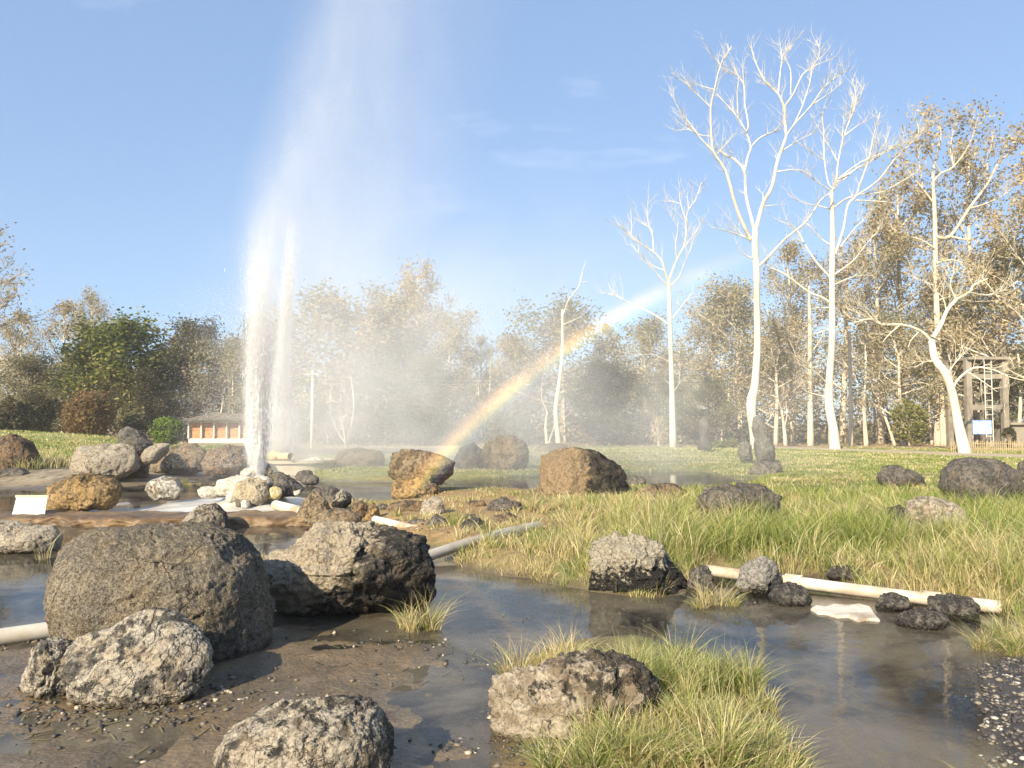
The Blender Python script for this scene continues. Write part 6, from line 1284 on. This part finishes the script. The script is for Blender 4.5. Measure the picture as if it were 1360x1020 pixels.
hb = MB(); nn_ = 20; zs_ = [0.02, 0.4, 1.5, 2.9, 4.3, 5.5, 6.9, 8.4, 9.2, 10.5, 12]
for z in zs_:
    a, b_ = float(np.interp(z, ZL, XL)) - 0.15 - z * 0.03, float(np.interp(z, ZL, XR)); dy = ((b_ - a) * 0.24 + 0.1) * 2.0
    hb.v += [((a + b_) / 2 + (b_ - a) / 2 * math.cos(6.2832 * i / nn_), dy * math.sin(6.2832 * i / nn_), z) for i in range(nn_)]
for j in range(len(zs_) - 1):
    for i in range(nn_): hb.f.append((j * nn_ + i, j * nn_ + (i + 1) % nn_, (j + 1) * nn_ + (i + 1) % nn_, (j + 1) * nn_ + i))
hb.f += [tuple(reversed(range(nn_))), tuple((len(zs_) - 1) * nn_ + i for i in range(nn_))]
mo = hb.build('mist', m_mist, gy1); mo['kind'] = 'stuff'
def jet_volume(parent, zs, rs, cx, dens, dmul):
    m, nt = new_mat('jet_mist'); k = N(nt); tc = k.n('ShaderNodeTexCoord').outputs['Object']; s3 = k.n('ShaderNodeSeparateXYZ'); nt.links.new(tc, s3.inputs[0]); X_, Y_, Z_ = s3.outputs
    mp = k.n('ShaderNodeMapping'); mp.inputs['Scale'].default_value = (1, 1, 0.16); nt.links.new(tc, mp.inputs[0]); st = k.noise(mp.outputs[0], 9, 4, 0.65)
    r_ = curve_node(k, Z_, zs, rs, 0, 1); c_ = curve_node(k, Z_, zs, cx, -1, 1); dx = k.math('SUBTRACT', X_, c_)
    q = k.math('DIVIDE', k.math('SQRT', k.math('ADD', k.math('MULTIPLY', dx, dx), k.math('MULTIPLY', Y_, Y_))), r_)
    g_ = k.math('POWER', 2.71828, k.math('MULTIPLY', k.math('MULTIPLY', q, q), -1.3))
    dn = k.math('MULTIPLY', k.math('MULTIPLY', g_, curve_node(k, Z_, zs, dens, 0, 1)), k.maprange(st, 0.34, 0.66, 0.15, 1.7))
    pv = k.n('ShaderNodeVolumePrincipled'); pv.inputs['Color'].default_value = (1, 1, 1, 1); k.set(pv.inputs['Density'], k.math('MULTIPLY', dn, dmul)); k.out(None, pv.outputs[0]); m.cycles.volume_step_rate = 0.12
    b = MB(); n_ = 16
    for z_ in zs: b.v += [(float(np.interp(z_, zs, cx)) + 1.9 * float(np.interp(z_, zs, rs)) * math.cos(6.2832 * i / n_), 1.9 * float(np.interp(z_, zs, rs)) * math.sin(6.2832 * i / n_), z_) for i in range(n_)]
    for j in range(len(zs) - 1):
        for i in range(n_): b.f.append((j * n_ + i, j * n_ + (i + 1) % n_, (j + 1) * n_ + (i + 1) % n_, (j + 1) * n_ + i))
    b.f += [tuple(reversed(range(n_))), tuple((len(zs) - 1) * n_ + i for i in range(n_))]
    o = b.build('jet_mist', m, parent); o['kind'] = 'stuff'
jet_volume(gy1, [0, 0.5, 1.2, 2.2, 3.2, 4.4, 5.4], [0.08, 0.12, 0.15, 0.185, 0.23, 0.30, 0.36], [0, 0, -0.02, 0, 0, 0.02, 0.05], [1, 0.9, 0.7, 0.40, 0.17, 0.035, 0], 24)
jet_volume(gy2, [0, 0.5, 1.2, 2.0, 3.5, 6.0, 8.2], [0.42, 0.50, 0.42, 0.26, 0.19, 0.20, 0.24], [-0.05, -0.03, 0.0, 0.05, 0.16, 0.30, 0.40], [1, 1, 0.9, 0.75, 0.5, 0.10, 0], 26)
# mist drifting off to the right, over the boulders and against the wood
m_dr, nt = new_mat('drifting_mist'); k = N(nt)
tc = k.n('ShaderNodeTexCoord').outputs['Object']; s3 = k.n('ShaderNodeSeparateXYZ'); nt.links.new(tc, s3.inputs[0]); X_, Y_, Z_ = s3.outputs
nz = k.noise(tc, 0.34, 4, 0.6, 0.6)
fx = curve_node(k, k.math('ADD', X_, 10.0), [0, 1.6, 3.2, 6, 9, 13, 18, 22], [0, 0.30, 0.75, 1.0, 0.75, 0.42, 0.14, 0], 0, 1)
fz_ = curve_node(k, k.math('ADD', Z_, 1.0), [0, 1, 3.5, 6, 9, 12], [0.8, 1.0, 1.0, 0.60, 0.14, 0], 0, 1)
fy = k.math('MULTIPLY', k.maprange(Y_, -7, -3, 0, 1, True), k.maprange(Y_, 3, 7, 1, 0, True))
den = k.math('MULTIPLY', k.math('MULTIPLY', fx, fz_), k.math('MULTIPLY', fy, k.maprange(nz, 0.36, 0.66, 0.15, 1.6)))
pv = k.n('ShaderNodeVolumePrincipled'); pv.inputs['Color'].default_value = (1, 1, 1, 1); k.set(pv.inputs['Density'], k.math('MULTIPLY', den, 0.13)); k.out(None, pv.outputs[0])
m_dr.cycles.volume_step_rate = 0.30
b = MB(); b.box((1, 0, 4.9), (22, 14, 12.1)); dm = b.build('drifting_mist', m_dr); dm.location = (0, 26, 0.0); tag(dm, kind='stuff')

# thin dry season haze: one closed box of even air
m_hz, nt = new_mat('air_haze'); k = N(nt); pv = k.n('ShaderNodeVolumePrincipled'); pv.inputs['Color'].default_value = (0.95, 0.96, 1, 1); pv.inputs['Density'].default_value = 0.0007; k.out(None, pv.outputs[0])
b = MB(); b.box((0, 40, 13.7), (260, 160, 32)); hz_o = b.build('haze', m_hz); tag(hz_o, kind='stuff')

# ------------------------------------------------------------------ rainbow in the drifting spray: an arch ring square to the sun's rays
axis = -to_sun; Dd = 15.5; apex = Vector((0, 0, CAM_H)); ctr = apex + axis * (Dd * math.cos(R(42)))
rin, rout = Dd * math.sin(R(39.9)), Dd * math.sin(R(43.6)); thick = 0.22
m_rb, nt = new_mat('rainbow_light'); k = N(nt)
tc = k.n('ShaderNodeTexCoord').outputs['Object']; s3 = k.n('ShaderNodeSeparateXYZ'); nt.links.new(tc, s3.inputs[0]); X_, Y_, Z_ = s3.outputs
rad = k.math('SQRT', k.math('ADD', k.math('MULTIPLY', X_, X_), k.math('MULTIPLY', Y_, Y_)))
t_ = k.maprange(rad, rin, rout)
colr = k.ramp(t_, [(0.0, (0, 0, 0)), (0.14, (0.02, 0.05, 0.11)), (0.28, (0.06, 0.12, 0.20)), (0.40, (0.30, 0.36, 0.12)), (0.54, (0.85, 0.60, 0.16)), (0.68, (0.85, 0.46, 0.12)), (0.84, (0.36, 0.15, 0.05)), (1.0, (0, 0, 0))])
ang = k.math('ARCTAN2', Y_, X_)
nz = k.noise(tc, 0.9, 4, 0.6)
EMI = k.n('ShaderNodeEmission'); nt.links.new(colr, EMI.inputs[0])
fade_in = k.math('MULTIPLY', k.maprange(ang, R(94), R(101), 0, 1, True), k.maprange(ang, R(126), R(134), 1, 0, True))
RB_STR = k.math('MULTIPLY', k.math('MULTIPLY', fade_in, k.maprange(nz, 0.34, 0.66, 0.35, 1.5)), 0.0)
rb_mul = RB_STR.node; nt.links.new(RB_STR, EMI.inputs[1]); k.out(None, EMI.outputs[0]); m_rb.cycles.volume_step_rate = 0.035
rot = axis.to_track_quat('Z', 'Y').to_matrix()
b = MB(); na_ = 90; inv = rot.transposed()
# local frame: Z along the rays; find the local angles that face the visible part of the arc
def loc_ang(px, py):
    d = Vector(ray(px, py)).normalized(); t0 = Dd; p = inv @ (apex + d * t0 - ctr); return math.atan2(p.y, p.x)
a0, a1 = loc_ang(560, 640), loc_ang(1060, 318)
lo_, hi_ = min(a0, a1), max(a0, a1)
if hi_ - lo_ > math.pi: lo_, hi_ = hi_, lo_ + 2 * math.pi
print('RAINBOW', math.degrees(a0), math.degrees(a1), math.degrees(loc_ang(640, 580)), math.degrees(loc_ang(960, 360)), math.degrees(loc_ang(800,430)))
# the arch runs on a little below the ground at one end and fades out in the sky at the other
ext0, ext1 = lo_ - R(3), hi_ + R(3)
fi = [n_ for n_ in nt.nodes if n_.type == 'MAP_RANGE']
fi[1].inputs[1].default_value = ext0; fi[1].inputs[2].default_value = ext0 + R(5)
fi[2].inputs[1].default_value = ext1 - R(26); fi[2].inputs[2].default_value = ext1
if a0 > a1:
    fi[1].inputs[2].default_value = ext0 + R(26); fi[2].inputs[1].default_value = ext1 - R(5)
rb_mul.inputs[1].default_value = 1.0
for i in range(na_ + 1):
    a = ext0 + (ext1 - ext0) * i / na_
    for r_ in (rin, rout):
        for z_ in (-thick / 2, thick / 2): b.v.append((r_ * math.cos(a), r_ * math.sin(a), z_))
for i in range(na_):
    q = i * 4; e = q + 4
    b.f += [(q, q + 1, e + 1, e), (q + 2, e + 2, e + 3, q + 3), (q, e, e + 2, q + 2), (q + 1, q + 3, e + 3, e + 1)]
b.f += [(0, 2, 3, 1), (na_ * 4, na_ * 4 + 1, na_ * 4 + 3, na_ * 4 + 2)]
rb = b.build('rainbow', m_rb); rb.location = ctr; rb.rotation_euler = rot.to_euler(); tag(rb, kind='stuff')
